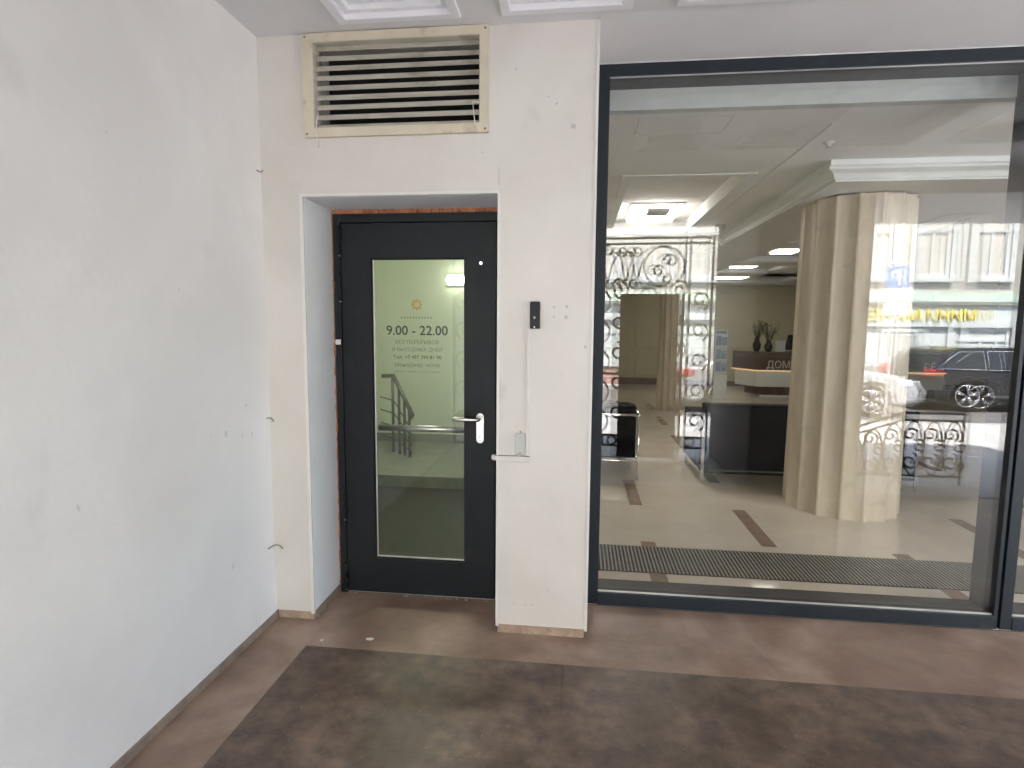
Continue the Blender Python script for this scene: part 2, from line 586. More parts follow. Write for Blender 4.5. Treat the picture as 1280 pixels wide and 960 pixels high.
for (my, mz, mr) in ((2.30, 1.02, .014), (2.42, 0.99, .008), (2.31, 0.42, .012), (2.46, 1.12, .008), (1.55, 0.93, .010), (2.20, 1.03, .006), (2.05, 1.62, .006), (1.75, 2.1, .005), (2.5, 0.98, .010)):
    s = MB().lathe([(mr, 0), (mr * .7, 0.0007)], (0, 0, 0), 10)
    s.v = [(XL + hh - 0.0001, my + a_ * random.uniform(.6, .9), mz + b_ * random.uniform(.8, 1.6)) for a_, b_, hh in s.v]
    s.build('scuff_mark', 'scuff', sw)

# entrance wall with door opening and pier -------------------------
ew = thing('entrance_wall', 'cream white wall panel around the recessed door with narrow pier beside the window', 'wall', (-0.7, YW, 0))
JL, JR, JT = -1.31, -0.377, 2.092
PX = 0.060
B(XL, JL, YW, 3.25, 0.042, 3.2).build('wall_panel', 'panel', ew)
B(JR, PX, YW, 3.25, 0.045, 3.2).build('pier_panel', 'panel', ew)
MB().ring(JL, JR, JT, 3.2, -1.232, -0.460, 2.393, 2.767, YW, YW + 0.16).build('lintel_panel', 'panel', ew)
B(JL, JR, YW + 0.161, 3.25, JT, 3.2).build('lintel_core', 'void', ew)
# reveal linings
B(JL - 0.004, JL + 0.004, YW + 0.012, YD + 0.005, 0.045, JT).build('reveal_lining', 'reveal', ew)
B(JL + 0.004, JR, YW + 0.012, YD + 0.005, JT - 0.004, JT + 0.004).build('reveal_lining', 'reveal', ew)
# corner trims: thin bright angle profiles
B(JL - 0.013, JL + 0.003, YW - 0.004, YW + 0.012, 0.032, JT + 0.011).build('corner_trim', 'trim', ew, 0.001)
B(JL + 0.003, JR - 0.001, YW - 0.004, YW + 0.012, JT - 0.003, JT + 0.011).build('corner_trim', 'trim', ew, 0.001)
B(JR - 0.003, JR + 0.010, YW - 0.004, YW + 0.012, 0.035, JT - 0.003).build('corner_trim', 'trim', ew, 0.001)
B(PX - 0.010, PX + 0.003, YW - 0.004, YW + 0.012, 0.037, H - 0.002).build('corner_trim', 'trim', ew, 0.001)
B(XL + 0.008, JL - 0.004, YW + 0.004, 3.2, -0.01, 0.042).build('plinth_tile', 'plinth', ew, 0.001)
B(JL - 0.003, JL + 0.010, YW + 0.03, YD, -0.01, 0.044).build('plinth_tile', 'plinth_dark', ew, 0.001)
B(JR + 0.006, PX - 0.012, YW + 0.004, 3.2, -0.01, 0.045).build('plinth_tile', 'plinth', ew, 0.001)
# thin vertical board joint above the opening's corner, and filled screw holes
B(JR + 0.001, JR + 0.0035, YW - 0.0006, YW + 0.01, JT + 0.03, JT + 0.115).build('panel_joint', 'smudge', ew)
for (hx, hz, hr) in ((-0.118, 1.580, .006), (-0.060, 1.582, .007), (-0.118, 1.537, .005), (-0.062, 1.535, .008), (0.028, 1.40, .007),
                     (-0.045, 2.37, .011), (-0.12, 2.47, .006), (-0.155, 2.50, .004), (-0.30, 2.62, .005), (-0.45, 2.27, .004), (-1.36, 2.33, .004),
                     (-0.29, 0.155, .004), (-0.235, 0.150, .004), (-0.205, 0.152, .005), (-0.13, 0.23, .004)):
    s = MB().lathe([(hr, 0), (hr * .8, 0.0008)], (0, 0, 0), 10, 'y')
    s.v = [(x + hx, YW - 0.0008 - yy + .0006, z * random.uniform(.8, 1.2) + hz) for x, yy, z in s.v]
    s.build('filled_hole', 'smudge', ew)

# porch ceiling with coffers --------------------------------------
pc = B(-1.9, 6.0, -0.5, 3.25, H + 0.09, H + 0.30).build('porch_ceiling', 'soffit')
struct(pc)
cof = []
cx = -1.06
for i in range(9):
    cof.append((cx, cx + 0.52))
    cx += 0.72
CY0, CY1 = 1.45, 2.56
xs = [-1.9]
for a, b in cof:
    B(xs[-1], a, CY0, CY1, H, H + 0.092).build('ceiling_band', 'soffit', pc)
    xs.append(b)
B(xs[-1], 6.0, CY0, CY1, H, H + 0.092).build('ceiling_band', 'soffit', pc)
B(-1.9, 6.0, CY1, 3.25, H, H + 0.092).build('ceiling_band', 'soffit', pc)
B(-1.9, 6.0, 0.0, CY0, H, H + 0.092).build('ceiling_band', 'soffit', pc)
for a, b in cof:
    k = MB()
    for s, (i0, z0, z1) in enumerate(((0.0, H - 0.012, H + 0.03), (0.028, H + 0.012, H + 0.055), (0.056, H + 0.035, H + 0.085))):
        k.hring(a + i0 - 0.012 * (s == 0), b - i0 + 0.012 * (s == 0), CY0 + i0 - 0.012 * (s == 0), CY1 - i0 + 0.012 * (s == 0),
                a + i0 + 0.03, b - i0 - 0.03, CY0 + i0 + 0.03, CY1 - i0 - 0.03, z0, z1)
    k.build('coffer_moulding', 'mould', pc, 0.004)

# outer arcade: lintel and piers behind the camera ------------------
PB, PFY = -0.74, 0.80
ar = thing('arcade_front', 'arcade piers and lintel on the street side, seen only reflected in the window', 'arcade', (1.8, 0, 0))
B(-6.0, 6.0, PB, PFY, 2.60, 3.2).build('lintel', 'plaster', ar)
B(1.52, 2.44, PB, PFY, -0.25, 2.60).build('pier', 'pier_stone', ar)
B(-3.4, XL - 0.02, PB, PFY, -0.25, 2.60).build('pier', 'plaster', ar)

# building mass over and behind (closes the rooms) ------------------
up_ = B(-6, 11.3, 2.95, 16.2, 3.2, 3.5).build('roof_slab', 'fac_up')
struct(up_)
B(-6, 6.0, -0.74, 2.948, 3.2, 3.45).build('porch_roof', 'fac_up', up_)

# ================================================================== SHOP WINDOW
win = thing('shop_window', 'large shop window in an anthracite frame with the street reflected in it', 'window', (1.1, YG, 0))
WX0, WX1, WT, WB = 0.084, 2.120, 2.775, 0.068
D1 = 3.19
B(PX, WX0 + 0.040, YG, D1, 0.0, WT).build('frame_post', 'frame', win, 0.002)
B(WX0 + 0.040, 2.085, YG, D1 - 0.002, WT - 0.058, WT).build('frame_head', 'frame', win, 0.002)
B(WX0 + 0.040, 2.085, YG - 0.006, D1 - 0.002, 0.0, WB).build('frame_sill', 'frame', win, 0.002)
B(2.085, 2.104, YG, D1 + 0.01, 0.0, WT).build('frame_post', 'frame', win, 0.002)
B(2.104, 2.116, YG + 0.03, D1 + 0.01, 0.0, WT).build('mullion_gap', 'black', win)
B(2.116, 2.168, YG - 0.002, D1 + 0.01, 0.0, WT).build('frame_post', 'frame', win, 0.002)
B(2.168, 4.30, YG, D1 - 0.002, WT - 0.058, WT).build('frame_head', 'frame', win, 0.002)
B(2.168, 4.30, YG - 0.006, D1 - 0.002, 0.0, WB).build('frame_sill', 'frame', win, 0.002)
B(4.30, 4.36, YG, D1, 0.0, WT).build('frame_post', 'frame', win, 0.002)
# light glazing beads along bottom, top and left
B(WX0 + 0.040, 2.084, GLY - 0.010, GLY - 0.001, WB, WB + 0.006).build('glazing_bead', 'alu', win)
B(WX0 + 0.040, 2.084, GLY - 0.010, GLY - 0.001, WT - 0.0615, WT - 0.058).build('glazing_bead', 'alu', win)
B(2.170, 4.30, GLY - 0.010, GLY - 0.001, WB, WB + 0.006).build('glazing_bead', 'alu', win)
B(WX0 + 0.0395, WX0 + 0.0425, GLY - 0.009, GLY - 0.001, WB + 0.006, WT - 0.062).build('glazing_bead', 'frame', win)


def pane(name, x0, x1, z0, z1, y, mat, parent, bow=0.0, n=24):
    m = MB()
    vs, fs = [], []
    for j in range(n + 1):
        for i in range(n + 1):
            u, v = i / n, j / n
            d = bow * (1 - (2 * u - 1) ** 2) * (1 - (2 * v - 1) ** 2) if bow else 0
            vs.append((x0 + (x1 - x0) * u, y + d, z0 + (z1 - z0) * v))
    for j in range(n):
        for i in range(n):
            a = j * (n + 1) + i
            fs.append((a, a + 1, a + n + 2, a + n + 1))
    me = bpy.data.meshes.new(name)
    me.from_pydata(vs, [], fs)
    for p in me.polygons:
        p.use_smooth = True
    return link(name, me, mat, parent)


pane('outer_pane', WX0 + 0.040, 2.085, WB, WT - 0.058, GLY, 'glass_win', win, 0.0, 1)
pane('inner_pane', WX0 + 0.040, 2.085, WB, WT - 0.058, GLY + 0.020, 'glass_inner', win, 0.006, 32)
pane('outer_pane', 2.168, 4.30, WB, WT - 0.058, GLY, 'glass_win', win, 0.0, 1)
pane('inner_pane', 2.168, 4.30, WB, WT - 0.058, GLY + 0.020, 'glass_inner', win, 0.006, 32)
# ragged white filler between frame head and ceiling
m = MB()
xx = PX
while xx < 4.36:
    x2 = xx + random.uniform(0.02, 0.06)
    m.box(xx, x2, YG + random.uniform(0.000, 0.004), D1, WT - random.uniform(0, 0.004), WT + 0.009)
    xx = x2
m.build('filler_strip', 'trim', win)
MB().prism([(2.60, H + 0.001), (YG + 0.004, WT + 0.004), (D1, WT + 0.004), (D1, H + 0.02), (2.60, H + 0.02)], 'x', PX + 0.0005, 4.36).build('head_packing', 'soffit', win)
B(4.36, 5.3, 2.99, 3.25, 0, 3.2).build('return_panel', 'panel', win)
B(5.3, 11.2, 2.99, 3.018, -0.2, 3.2).build('return_panel', 'panel', win)

# ================================================================== DOOR
dr = thing('entrance_door', 'anthracite steel door with tall glass panel and opening hours lettering', 'door', (-0.85, YD, 0))
FT = 2.068
B(-1.300, -1.262, YD, YD + 0.10, 0.0, FT).build('frame_jamb', 'door', dr, 0.002)
B(-0.428, JR, YD, YD + 0.10, 0.0, FT).build('frame_jamb', 'door', dr, 0.002)
B(-1.262, -0.428, YD, YD + 0.10, 2.024, FT).build('frame_head', 'door', dr, 0.002)
LX0, LX1, LZ0, LZ1 = -1.258, -0.432, 0.010, 2.019
GX0, GX1, GZ0, GZ1 = -1.098, -0.596, 0.205, 1.838
MB().ring(LX0, LX1, LZ0, LZ1, GX0, GX1, GZ0, GZ1, YD + 0.004, YD + 0.060).build('leaf', 'door', dr, 0.002)
MB().ring(GX0, GX1, GZ0, GZ1, GX0 + 0.006, GX1 - 0.006, GZ0 + 0.006, GZ1 - 0.006, YD + 0.020, YD + 0.026).build('glazing_bead', 'door', dr)
B(GX0 + 0.0062, GX0 + 0.012, YD + 0.020, YD + 0.026, GZ0 + 0.006, GZ1 - 0.006).build('edge_strip', 'alu', dr)
B(GX0 + 0.012, GX1 - 0.006, YD + 0.020, YD + 0.026, GZ0 + 0.0062, GZ0 + 0.013).build('edge_strip', 'alu', dr)
pane('glass_pane', GX0 + 0.004, GX1 - 0.004, GZ0 + 0.004, GZ1 - 0.004, YD + 0.030, 'glass_door', dr, 0.0, 1)
B(-1.300, JR, YD + 0.02, YD + 0.12, -0.008, 0.006).build('threshold', 'alu', dr)
# hinges
for z in (1.93, 1.69, 0.50, 0.10):
    hg = MB().tube([(-1.262, YD - 0.008, z - 0.075), (-1.262, YD - 0.008, z - 0.004)], 0.0095, 10)
    hg.tube([(-1.262, YD - 0.008, z + 0.004), (-1.262, YD - 0.008, z + 0.075)], 0.0095, 10)
    hg.tube([(-1.262, YD - 0.008, z - 0.004), (-1.262, YD - 0.008, z + 0.004)], 0.0075, 10)
    h_ = hg.build('hinge', 'door', dr)
    MB().tube([(-1.262, YD - 0.008, z - 0.0795), (-1.262, YD - 0.008, z - 0.075)], 0.0065, 8).build('hinge_pin', 'steel', h_)
B(-1.297, -1.268, YD - 0.003, YD, 1.385, 1.412).build('paper_tag', 'white_plastic', dr)
# handle
hb = MB()
pts = []
for k in range(17):
    a = math.pi * k / 16
    pts.append((0.0205 * math.cos(a), 0.0205 * math.sin(a)))
prof = [(-0.511 + u, 1.012 + v) for u, v in pts] + [(-0.511 - u, 0.893 - v) for u, v in pts]
hb.prism(prof, 'y', YD - 0.006, YD + 0.004)
han = hb.build('handle_plate', 'steel', dr, 0.0015)
lv = [(-0.511, YD - 0.004, 1.006), (-0.511, YD - 0.050, 1.006), (-0.514, YD - 0.058, 1.006), (-0.522, YD - 0.062, 1.006), (-0.60, YD - 0.062, 1.006),
      (-0.630, YD - 0.062, 1.006), (-0.640, YD - 0.058, 1.006), (-0.644, YD - 0.048, 1.006), (-0.644, YD - 0.012, 1.006)]
MB().tube(lv, 0.0100, 12).build('lever', 'steel', han)
ck = MB().lathe([(0.009, 0), (0.009, 0.006)], (0, 0, 0), 14, 'y')
ck.v = [(x - 0.511, YD - 0.006 - yy, z + 0.918) for x, yy, z in ck.v]
ck.box(-0.5145, -0.5075, YD - 0.012, YD - 0.006, 0.896, 0.916)
ck.build('lock_cylinder', 'chrome', han)
pk = MB().lathe([(0.011, 0), (0.011, 0.004), (0.007, 0.007)], (0, 0, 0), 16, 'y')
pk.v = [(x - 0.510, YD + 0.004 - yy, z + 1.811) for x, yy, z in pk.v]
pk.build('door_viewer', 'chrome', dr)
MB().tube([(GX0 + 0.003, YD + 0.085, 0.925), (GX1 + 0.06, YD + 0.085, 0.925)], 0.018, 12).build('push_bar', 'steel', dr)
# expanding foam round the frame
fm = MB()
x = -1.300
while x < JR - 0.01:
    x2 = min(JR, x + random.uniform(0.012, 0.03))
    fm.box(x, x2, YD - random.uniform(-0.012, 0.008), YD + 0.05, FT - 0.001, JT - 0.004 + 0.002)
    x = x2
z = 0.05
while z < FT:
    z2 = z + random.uniform(0.015, 0.05)
    fm.box(JL + 0.001, -1.299 + random.uniform(-0.001, 0.003), YD - random.uniform(-0.01, 0.005), YD + 0.05, z, min(z2, FT))
    z = z2
fm.build('foam_strip', 'foam', dr, 0.004)
m = MB()
for k in range(22):
    x = random.uniform(LX0, LX1)
    m.box(x, x + random.uniform(0.004, 0.016), YD - random.uniform(0.0, 0.012), YD + 0.004, -0.001, random.uniform(0.002, 0.005))
m.build('mortar_crumbs', 'plinth', dr)
# vinyl lettering on the pane
TX, TY = -0.858, YD + 0.0290
text_mesh('opening_hours', "9.00 - 22.00", 0.070, 'text_dark', dr, (TX, TY, 1.440), bold=0.0007)
text_mesh('small_lettering', "БЕЗ ПЕРЕРЫВОВ", 0.029, 'text_grey', dr, (TX, TY, 1.392))
text_mesh('small_lettering', "И ВЫХОДНЫХ ДНЕЙ", 0.027, 'text_grey', dr, (TX, TY, 1.353))
text_mesh('small_lettering', "Тел. +7 497 394 81 90", 0.028, 'text_dark', dr, (TX, TY, 1.312))
text_mesh('small_lettering', "Менеджер чатов", 0.030, 'text_grey', dr, (TX, TY, 1.270))
m = MB()
for k in range(34):
    if k % 9 == 8:
        continue
    m.box(TX - 0.125 + k * 0.0074, TX - 0.125 + k * 0.0074 + random.uniform(0.003, 0.006), TY - 0.0002, TY, 1.240, 1.240 + random.uniform(0.004, 0.009))
m.build('faint_lettering', 'text_faint', dr)
m = MB()
for k in range(8):
    a = k * math.pi / 4
    c = (TX + 0.0215 * math.cos(a), 1.600 + 0.0215 * math.sin(a))
    m.prism([(c[0] + 0.0085 * math.cos(t * math.pi / 6), c[1] + 0.0085 * math.sin(t * math.pi / 6)) for t in range(12)], 'y', TY - 0.0003 - 0.00003 * k, TY + 0.0001 * 0)
m.build('sun_emblem', 'orange', dr)
m = MB()
for k in range(11):
    m.box(TX - 0.085 + k * 0.0158, TX - 0.085 + k * 0.0158 + 0.009, TY - 0.0002, TY, 1.525, 1.537)
m.build('faint_lettering', 'text_faint', dr)

# ================================================================== VENT GRILLE
vg = thing('ventilation_grille', 'beige louvred ventilation grille above the door', 'vent grille', (-0.86, YW, 2.35))
VX0, VX1, VZ0, VZ1 = -1.283, -0.421, 2.352, 2.806
IX0, IX1, IZ0, IZ1 = -1.232, -0.460, 2.393, 2.767
MB().ring(VX0, VX1, VZ0, VZ1, IX0, IX1, IZ0, IZ1, YW - 0.020, YW + 0.0).build('frame', 'beige', vg, 0.0015)
MB().ring(IX0 + 0.0005, IX1 - 0.0005, IZ0 + 0.0005, IZ1 - 0.0005, IX0 + 0.003, IX1 - 0.003, IZ0 + 0.003, IZ1 - 0.003, YW - 0.019, YW + 0.075).build('inner_frame', 'louvre', vg)
NS = 9
for k in range(NS):
    z = IZ0 + 0.005 + (IZ1 - IZ0 - 0.030) * k / (NS - 1)
    dz = random.uniform(-0.0015, 0.0015)
    tilt = random.uniform(-0.003, 0.003)
    s = MB()
    s.prism([(YW + 0.010, z - 0.003 + dz), (YW + 0.013, z + dz - 0.004), (YW + 0.024, z + 0.018 + dz), (YW + 0.062, z + 0.030 + dz), (YW + 0.060, z + 0.032 + dz), (YW + 0.020, z + 0.021 + dz)], 'x', IX0 + 0.0035, IX1 - 0.0035)
    s.v = [(x_, y_, z_ + tilt * (x_ - IX0) / 0.77) for x_, y_, z_ in s.v]
    s.build('louvre_slat', 'louvre', vg)
B(IX0 + 0.0032, IX1 - 0.0032, YW + 0.150, YW + 0.155, IZ0 + 0.0032, IZ1 - 0.0032).build('duct_opening', 'void', vg)  # black sheet in place of the shade deep inside the duct
for (sx, sz) in ((VX0 + 0.015, VZ1 - 0.015), (VX1 - 0.015, VZ1 - 0.015), (VX0 + 0.015, VZ0 + 0.015), (VX1 - 0.015, VZ0 + 0.015)):
    s = MB().lathe([(0.0055, 0), (0.004, 0.002)], (0, 0, 0), 10, 'y')
    s.v = [(x + sx, YW - 0.020 - yy, zz + sz) for x, yy, zz in s.v]
    s.build('screw', 'wire', vg)
MB().tube([(-1.222, YW - 0.021, 2.445), (-1.205, YW - 0.03, 2.45), (-1.218, YW - 0.026, 2.42), (-1.219, YW - 0.025, 2.36), (-1.213, YW - 0.022, 2.305)], 0.0022, 6).build('cord', 'white_plastic', vg)
MB().tube([(-0.462, YW - 0.021, 2.478), (-0.49, YW - 0.026, 2.482), (-0.487, YW - 0.024, 2.44), (-0.480, YW - 0.023, 2.385)], 0.0022, 6).build('cord', 'white_plastic', vg)

# ================================================================== INTERCOM, CONDUIT, WIRES
ic = thing('door_call_panel', 'slim black door call button panel on the white pier', 'call panel', (-0.2, YW, 1.48))
B(-0.226, -0.181, YW - 0.022, YW, 1.481, 1.604).build('housing', 'black', ic, 0.004, 3)
s = MB().lathe([(0.0055, 0), (0.0055, 0.002), (0.004, 0.003)], (0, 0, 0), 16, 'y')
s.v = [(x - 0.205, YW - 0.022 - yy, zz + 1.531) for x, yy, zz in s.v]
s.build('call_button', 'grey_box', ic)
s = MB().lathe([(0.0025, 0), (0.0025, 0.001)], (0, 0, 0), 10, 'y')
s.v = [(x - 0.205, YW - 0.022 - yy, zz + 1.489) for x, yy, zz in s.v]
s.build('indicator', 'steel', ic)
o = B(-0.2395, -0.2225, YW - 0.010, YW, 0.884, 1.4805).build('cable_trunking', 'trunking', None, 0.001)
tag(o, 'thin vertical white cable trunking running down from the call panel', 'cable trunking')
jb = thing('junction_box', 'small grey junction box beside the vertical trunking', 'junction box', (-0.266, YW, 0.893))
B(-0.2885, -0.2425, YW - 0.018, YW, 0.893, 0.993).build('housing', 'grey_box', jb, 0.002)
for z in (0.999, 0.900):
    s = MB().lathe([(0.004, 0), (0.003, 0.003)], (0, 0, 0), 10, 'y')
    s.v = [(x - 0.266, YW - 0.018 * (z < .95) - 0.003 * (z > .95) - yy, zz + z) for x, yy, zz in s.v]
    s.build('screw', 'wire', jb)
cb = thing('cable_conduit', 'short horizontal white conduit stub reaching from the door edge', 'conduit', (-0.3, YW, 0.86))
B(-0.384, -0.216, YW - 0.014, YW, 0.860, 0.8825).build('duct', 'trunking', cb, 0.0015)
MB().tube([(-0.384, YW - 0.007, 0.871), (-0.392, YW - 0.004, 0.871), (-0.394, YW + 0.02, 0.871)], 0.0125, 12).build('bent_end', 'white_plastic', cb)
MB().tube([(-0.372, YW - 0.010, 0.8835), (-0.29, YW - 0.012, 0.885), (-0.275, YW - 0.012, 0.892)], 0.0018, 6).build('wire', 'wire', cb)
MB().tube([(-0.262, YW - 0.012, 0.885), (-0.222, YW - 0.012, 0.884)], 0.0025, 6).build('wire', 'wire', cb)

for lab, pts in (('bent grey wire end sticking out of the upper wall corner', [(XL, 2.62, 2.205), (XL + 0.012, 2.64, 2.20), (XL + 0.018, 2.645, 2.212)]),
                 ('tiny dark wire stub in the wall corner at door handle height', [(XL, 2.63, 1.035), (XL + 0.012, 2.65, 1.033), (XL + 0.022, 2.655, 1.015)]),
                 ('curled grey wire tail low in the wall corner', [(XL - 0.001, 2.60, 0.385), (XL + 0.012, 2.62, 0.392), (XL + 0.030, 2.63, 0.397), (XL + 0.044, 2.635, 0.390), (XL + 0.054, 2.64, 0.374)])):
    o = MB().tube(pts, 0.003, 6).build('wire_stub', 'wire')
    tag(o, lab, 'wire')
for lab, pts in (('small white paper scrap on the floor in front of the door', [(-0.985, 2.52), (-0.962, 2.528), (-0.945, 2.522), (-0.952, 2.508), (-0.978, 2.508)]),
                 ('tiny paper crumb on the floor nearest the left jamb', [(-1.195, 2.478), (-1.185, 2.486), (-1.178, 2.480), (-1.186, 2.470)])):
    o = MB().prism(pts, 'z', 0.0015, 0.004).build('paper_scrap', 'scrap')
    tag(o, lab, 'scrap')

# ================================================================== STAIRWELL BEHIND THE DOOR
sx0, sx1, sy0, sy1 = -3.2, -0.36, 3.25, 6.6
st = B(sx0, sx1, 3.02, 5.05, -0.2, 0.0).build('stairwell_floor', 'st_floor')
struct(st)
B(sx0, sx1, 5.05, sy1, -0.2, 0.105).build('upper_landing', 'st_step', st)
sww = thing('stairwell_wall', 'pale green stairwell walls seen through the door glass', 'wall', (-1.8, sy1, 0))
B(sx0, sx1, sy1, sy1 + 0.2, 0, 3.2).build('back_wall', 'st_wall', sww)
B(sx0 - 0.2, sx0, 3.02, sy1 + 0.2, -0.2, 3.2).build('left_wall', 'st_wall', sww)
B(sx1, sx1 + 0.06, 3.25, sy1 + 0.2, -0.2, 3.2).build('right_wall', 'st_wall', sww)
B(sx0, -1.86, 3.02, 3.25, 0, 3.2).build('front_wall', 'st_wall', sww)
B(sx0, sx1, sy1 - 0.012, sy1, 0.105, 0.20).build('skirting', 'st_step', sww)
B(sx0, sx1, 3.25, sy1 + 0.2, 2.72, 2.9).build('ceiling_slab', 'st_wall', sww)
sla = thing('stair_lamp', 'bright wall lamp inside the stairwell, seen at the top of the door glass', 'lamp', (-1.38, sy1, 1.9))
B(-1.53, -1.27, sy1 - 0.03, sy1, 1.93, 2.07).build('base_plate', 'white_plastic', sla, 0.01)
MB().prism([(-1.40 + 0.12 * math.cos(a * math.pi / 12), 2.0 + 0.050 * math.sin(a * math.pi / 12)) for a in range(24)], 'y', sy1 - 0.11, sy1 - 0.031).build('diffuser', 'st_lamp_wall', sla, 0.015)
slb = thing('stairwell_ceiling_lamp', 'oblong ceiling lamp lighting the stairwell behind the door', 'lamp', (-1.5, 4.8, 2.66))  # unseen fill lamp, added to brighten the stairwell walls
B(-1.8, -1.1, 4.7, 4.95, 2.70, 2.72).build('base_plate', 'white_plastic', slb)
B(-1.78, -1.12, 4.72, 4.93, 2.655, 2.70).build('diffuser', 'st_lamp', slb, 0.01)
rl = thing('stair_railing', 'steel stair railing with thin horizontal bars behind the door glass', 'railing', (-1.9, 6.0, 0.1))
top = [(-2.12, 6.05, 0.93), (-1.98, 6.0, 0.94), (-1.70, 5.75, 0.56)]
MB().tube(top, 0.022, 10).build('handrail', 'rail_dark', rl)
MB().tube([(-1.70, 5.75, 0.56), (-1.86, 6.2, 0.44)], 0.022, 10).build('handrail', 'rail_dark', rl)
for k, (px_, py_, zt_) in enumerate(((-1.99, 6.0, 0.92), (-1.90, 5.93, 0.82), (-1.82, 5.86, 0.71), (-1.75, 5.80, 0.61))):
    MB().tube([(px_, py_, 0.10), (px_, py_, zt_)], 0.016, 8).build('post', 'rail_dark', rl)
for k in range(4):
    z = 0.25 + 0.14 * k
    MB().tube([(-2.15, 6.06, z + 0.03), (-1.98, 6.0, z), (-1.72, 5.77, z * 0.55 + 0.03)], 0.007, 6).build('thin_bar', 'rail_dark', rl)

# ================================================================== LOBBY
lx0, lx1, ly1 = -0.28, 11.0, 15.0
lf = B(lx0, lx1, 3.02, ly1, -0.2, 0.0).build('lobby_floor', 'lob_floor')
struct(lf)
tp = 0.805
icache = None
for i in range(6):
    for j in range(10):
        if (i + j) % 2:
            continue
        x = 0.50 + i * 0.82
        y = 4.80 + 0.81 * (j - 2)
        if y < 3.2 and i > 0 and False:
            continue
        if y > 11.5:
            continue
        if icache is None:
            o = B(-0.05, 0.05, 0.0, 0.79, 0.0, 0.0025).build('inlay_strip', 'inlay', lf)
            icache = o.data
        else:
            o = link('inlay_strip', icache, None, lf)
        o.location = (x, y, 0.0)
lw = thing('lobby_wall', 'olive beige lobby walls with panel mouldings far behind the window', 'wall', (3, ly1, 0))
B(lx0, lx1, ly1, ly1 + 0.2, 0, 3.2).build('back_wall', 'lob_wall', lw)
B(lx0 - 0.02, lx0, 3.25, ly1 + 0.2, -0.2, 3.2).build('left_wall', 'lob_wall', lw)
B(lx1, lx1 + 0.2, 3.25, ly1 + 0.2, -0.2, 3.2).build('right_wall', 'lob_wall', lw)
B(5.3, lx1, 3.02, 3.25, 0, 3.2).build('front_wall', 'lob_wall', lw)
B(lx0, 2.3, ly1 - 0.02, ly1, 0, 0.17).build('skirting', 'skirt_brown', lw)
B(2.3, lx1, ly1 - 0.02, ly1, 0, 0.12).build('skirting', 'skirt_brown', lw)
for (a, b, c, d) in ((0.2, 1.3, 0.25, 0.75), (1.42, 2.2, 0.25, 0.75), (0.2, 1.3, 0.95, 2.3), (1.42, 2.2, 0.95, 2.3), (2.5, 4.4, 0.95, 2.3), (4.6, 6.4, 0.95, 2.3), (6.6, 8.4, 0.95, 2.3)):
    MB().ring(a, b, c, d, a + 0.03, b - 0.03, c + 0.03, d - 0.03, ly1 - 0.02, ly1).build('panel_moulding', 'lob_wall', lw, 0.006)
# ceilings
lc = B(lx0, 1.74, 3.25, ly1, 2.74, 3.2).build('lobby_ceiling', 'lob_ceil')
struct(lc)
hx0, hx1, hy0, hy1 = 0.36, 1.22, 4.60, 7.30
MB().hring(lx0, 1.74, 3.25, ly1, hx0, hx1, hy0, hy1, 2.62, 2.742).build('ceiling_field', 'lob_ceil', lc)
B(1.74, lx1, 3.25, 4.30, 2.62, 3.2).build('ceiling_field', 'lob_ceil', lc)
B(lx0, lx1, 3.192, 3.25, 2.615, 3.2).build('window_bulkhead', 'bulkhead', lc)
MB().hring(hx0 - 0.06, hx1 + 0.06, hy0 - 0.06, hy1 + 0.06, hx0, hx1, hy0, hy1, 2.612, 2.62).build('coffer_edge', 'lob_cornice', lc, 0.003)
B(1.365, 1.38, 3.5, ly1, 2.614, 2.62).build('ceiling_line', 'lob_cornice', lc)
MB().hring(0.30, 0.80, 3.32, 3.62, 0.303, 0.797, 3.323, 3.617, 2.6185, 2.62).build('access_hatch', 'smudge', lc)
# lower ceiling with coffers
lowc = [(2.45, 3.55, 5.6, 7.4), (2.45, 3.55, 8.0, 9.6), (2.45, 3.55, 10.2, 11.6), (2.45, 4.6, 12.4, 14.2), (4.2, 5.3, 5.6, 7.4), (4.2, 5.3, 8.0, 9.6)]
B(1.74, 2.45, 4.30, ly1, 2.50, 3.2).build('lower_ceiling_field', 'lob_ceil', lc)
B(3.55, lx1, 4.30, 12.4, 2.50, 3.2).build('lower_ceiling_field', 'lob_ceil', lc)
B(4.6, lx1, 12.4, ly1, 2.50, 3.2).build('lower_ceiling_field', 'lob_ceil', lc)
yy = 4.30
for (a, b, c, d) in lowc[:4]:
    B(2.45, 4.6 if c > 12 else 3.55, yy, c, 2.50, 3.2).build('lower_ceiling_field', 'lob_ceil', lc)
    B(a, b, c, d, 2.60, 3.2).build('coffer_panel', 'lob_cornice', lc)
    MB().hring(a - 0.002, b + 0.002, c - 0.002, d + 0.002, a + 0.08, b - 0.08, c + 0.08, d - 0.08, 2.512, 2.56).build('coffer_edge', 'lob_cornice', lc, 0.01)
    yy = d
B(2.45, 4.6, yy, ly1, 2.50, 3.2).build('lower_ceiling_field', 'lob_ceil', lc)
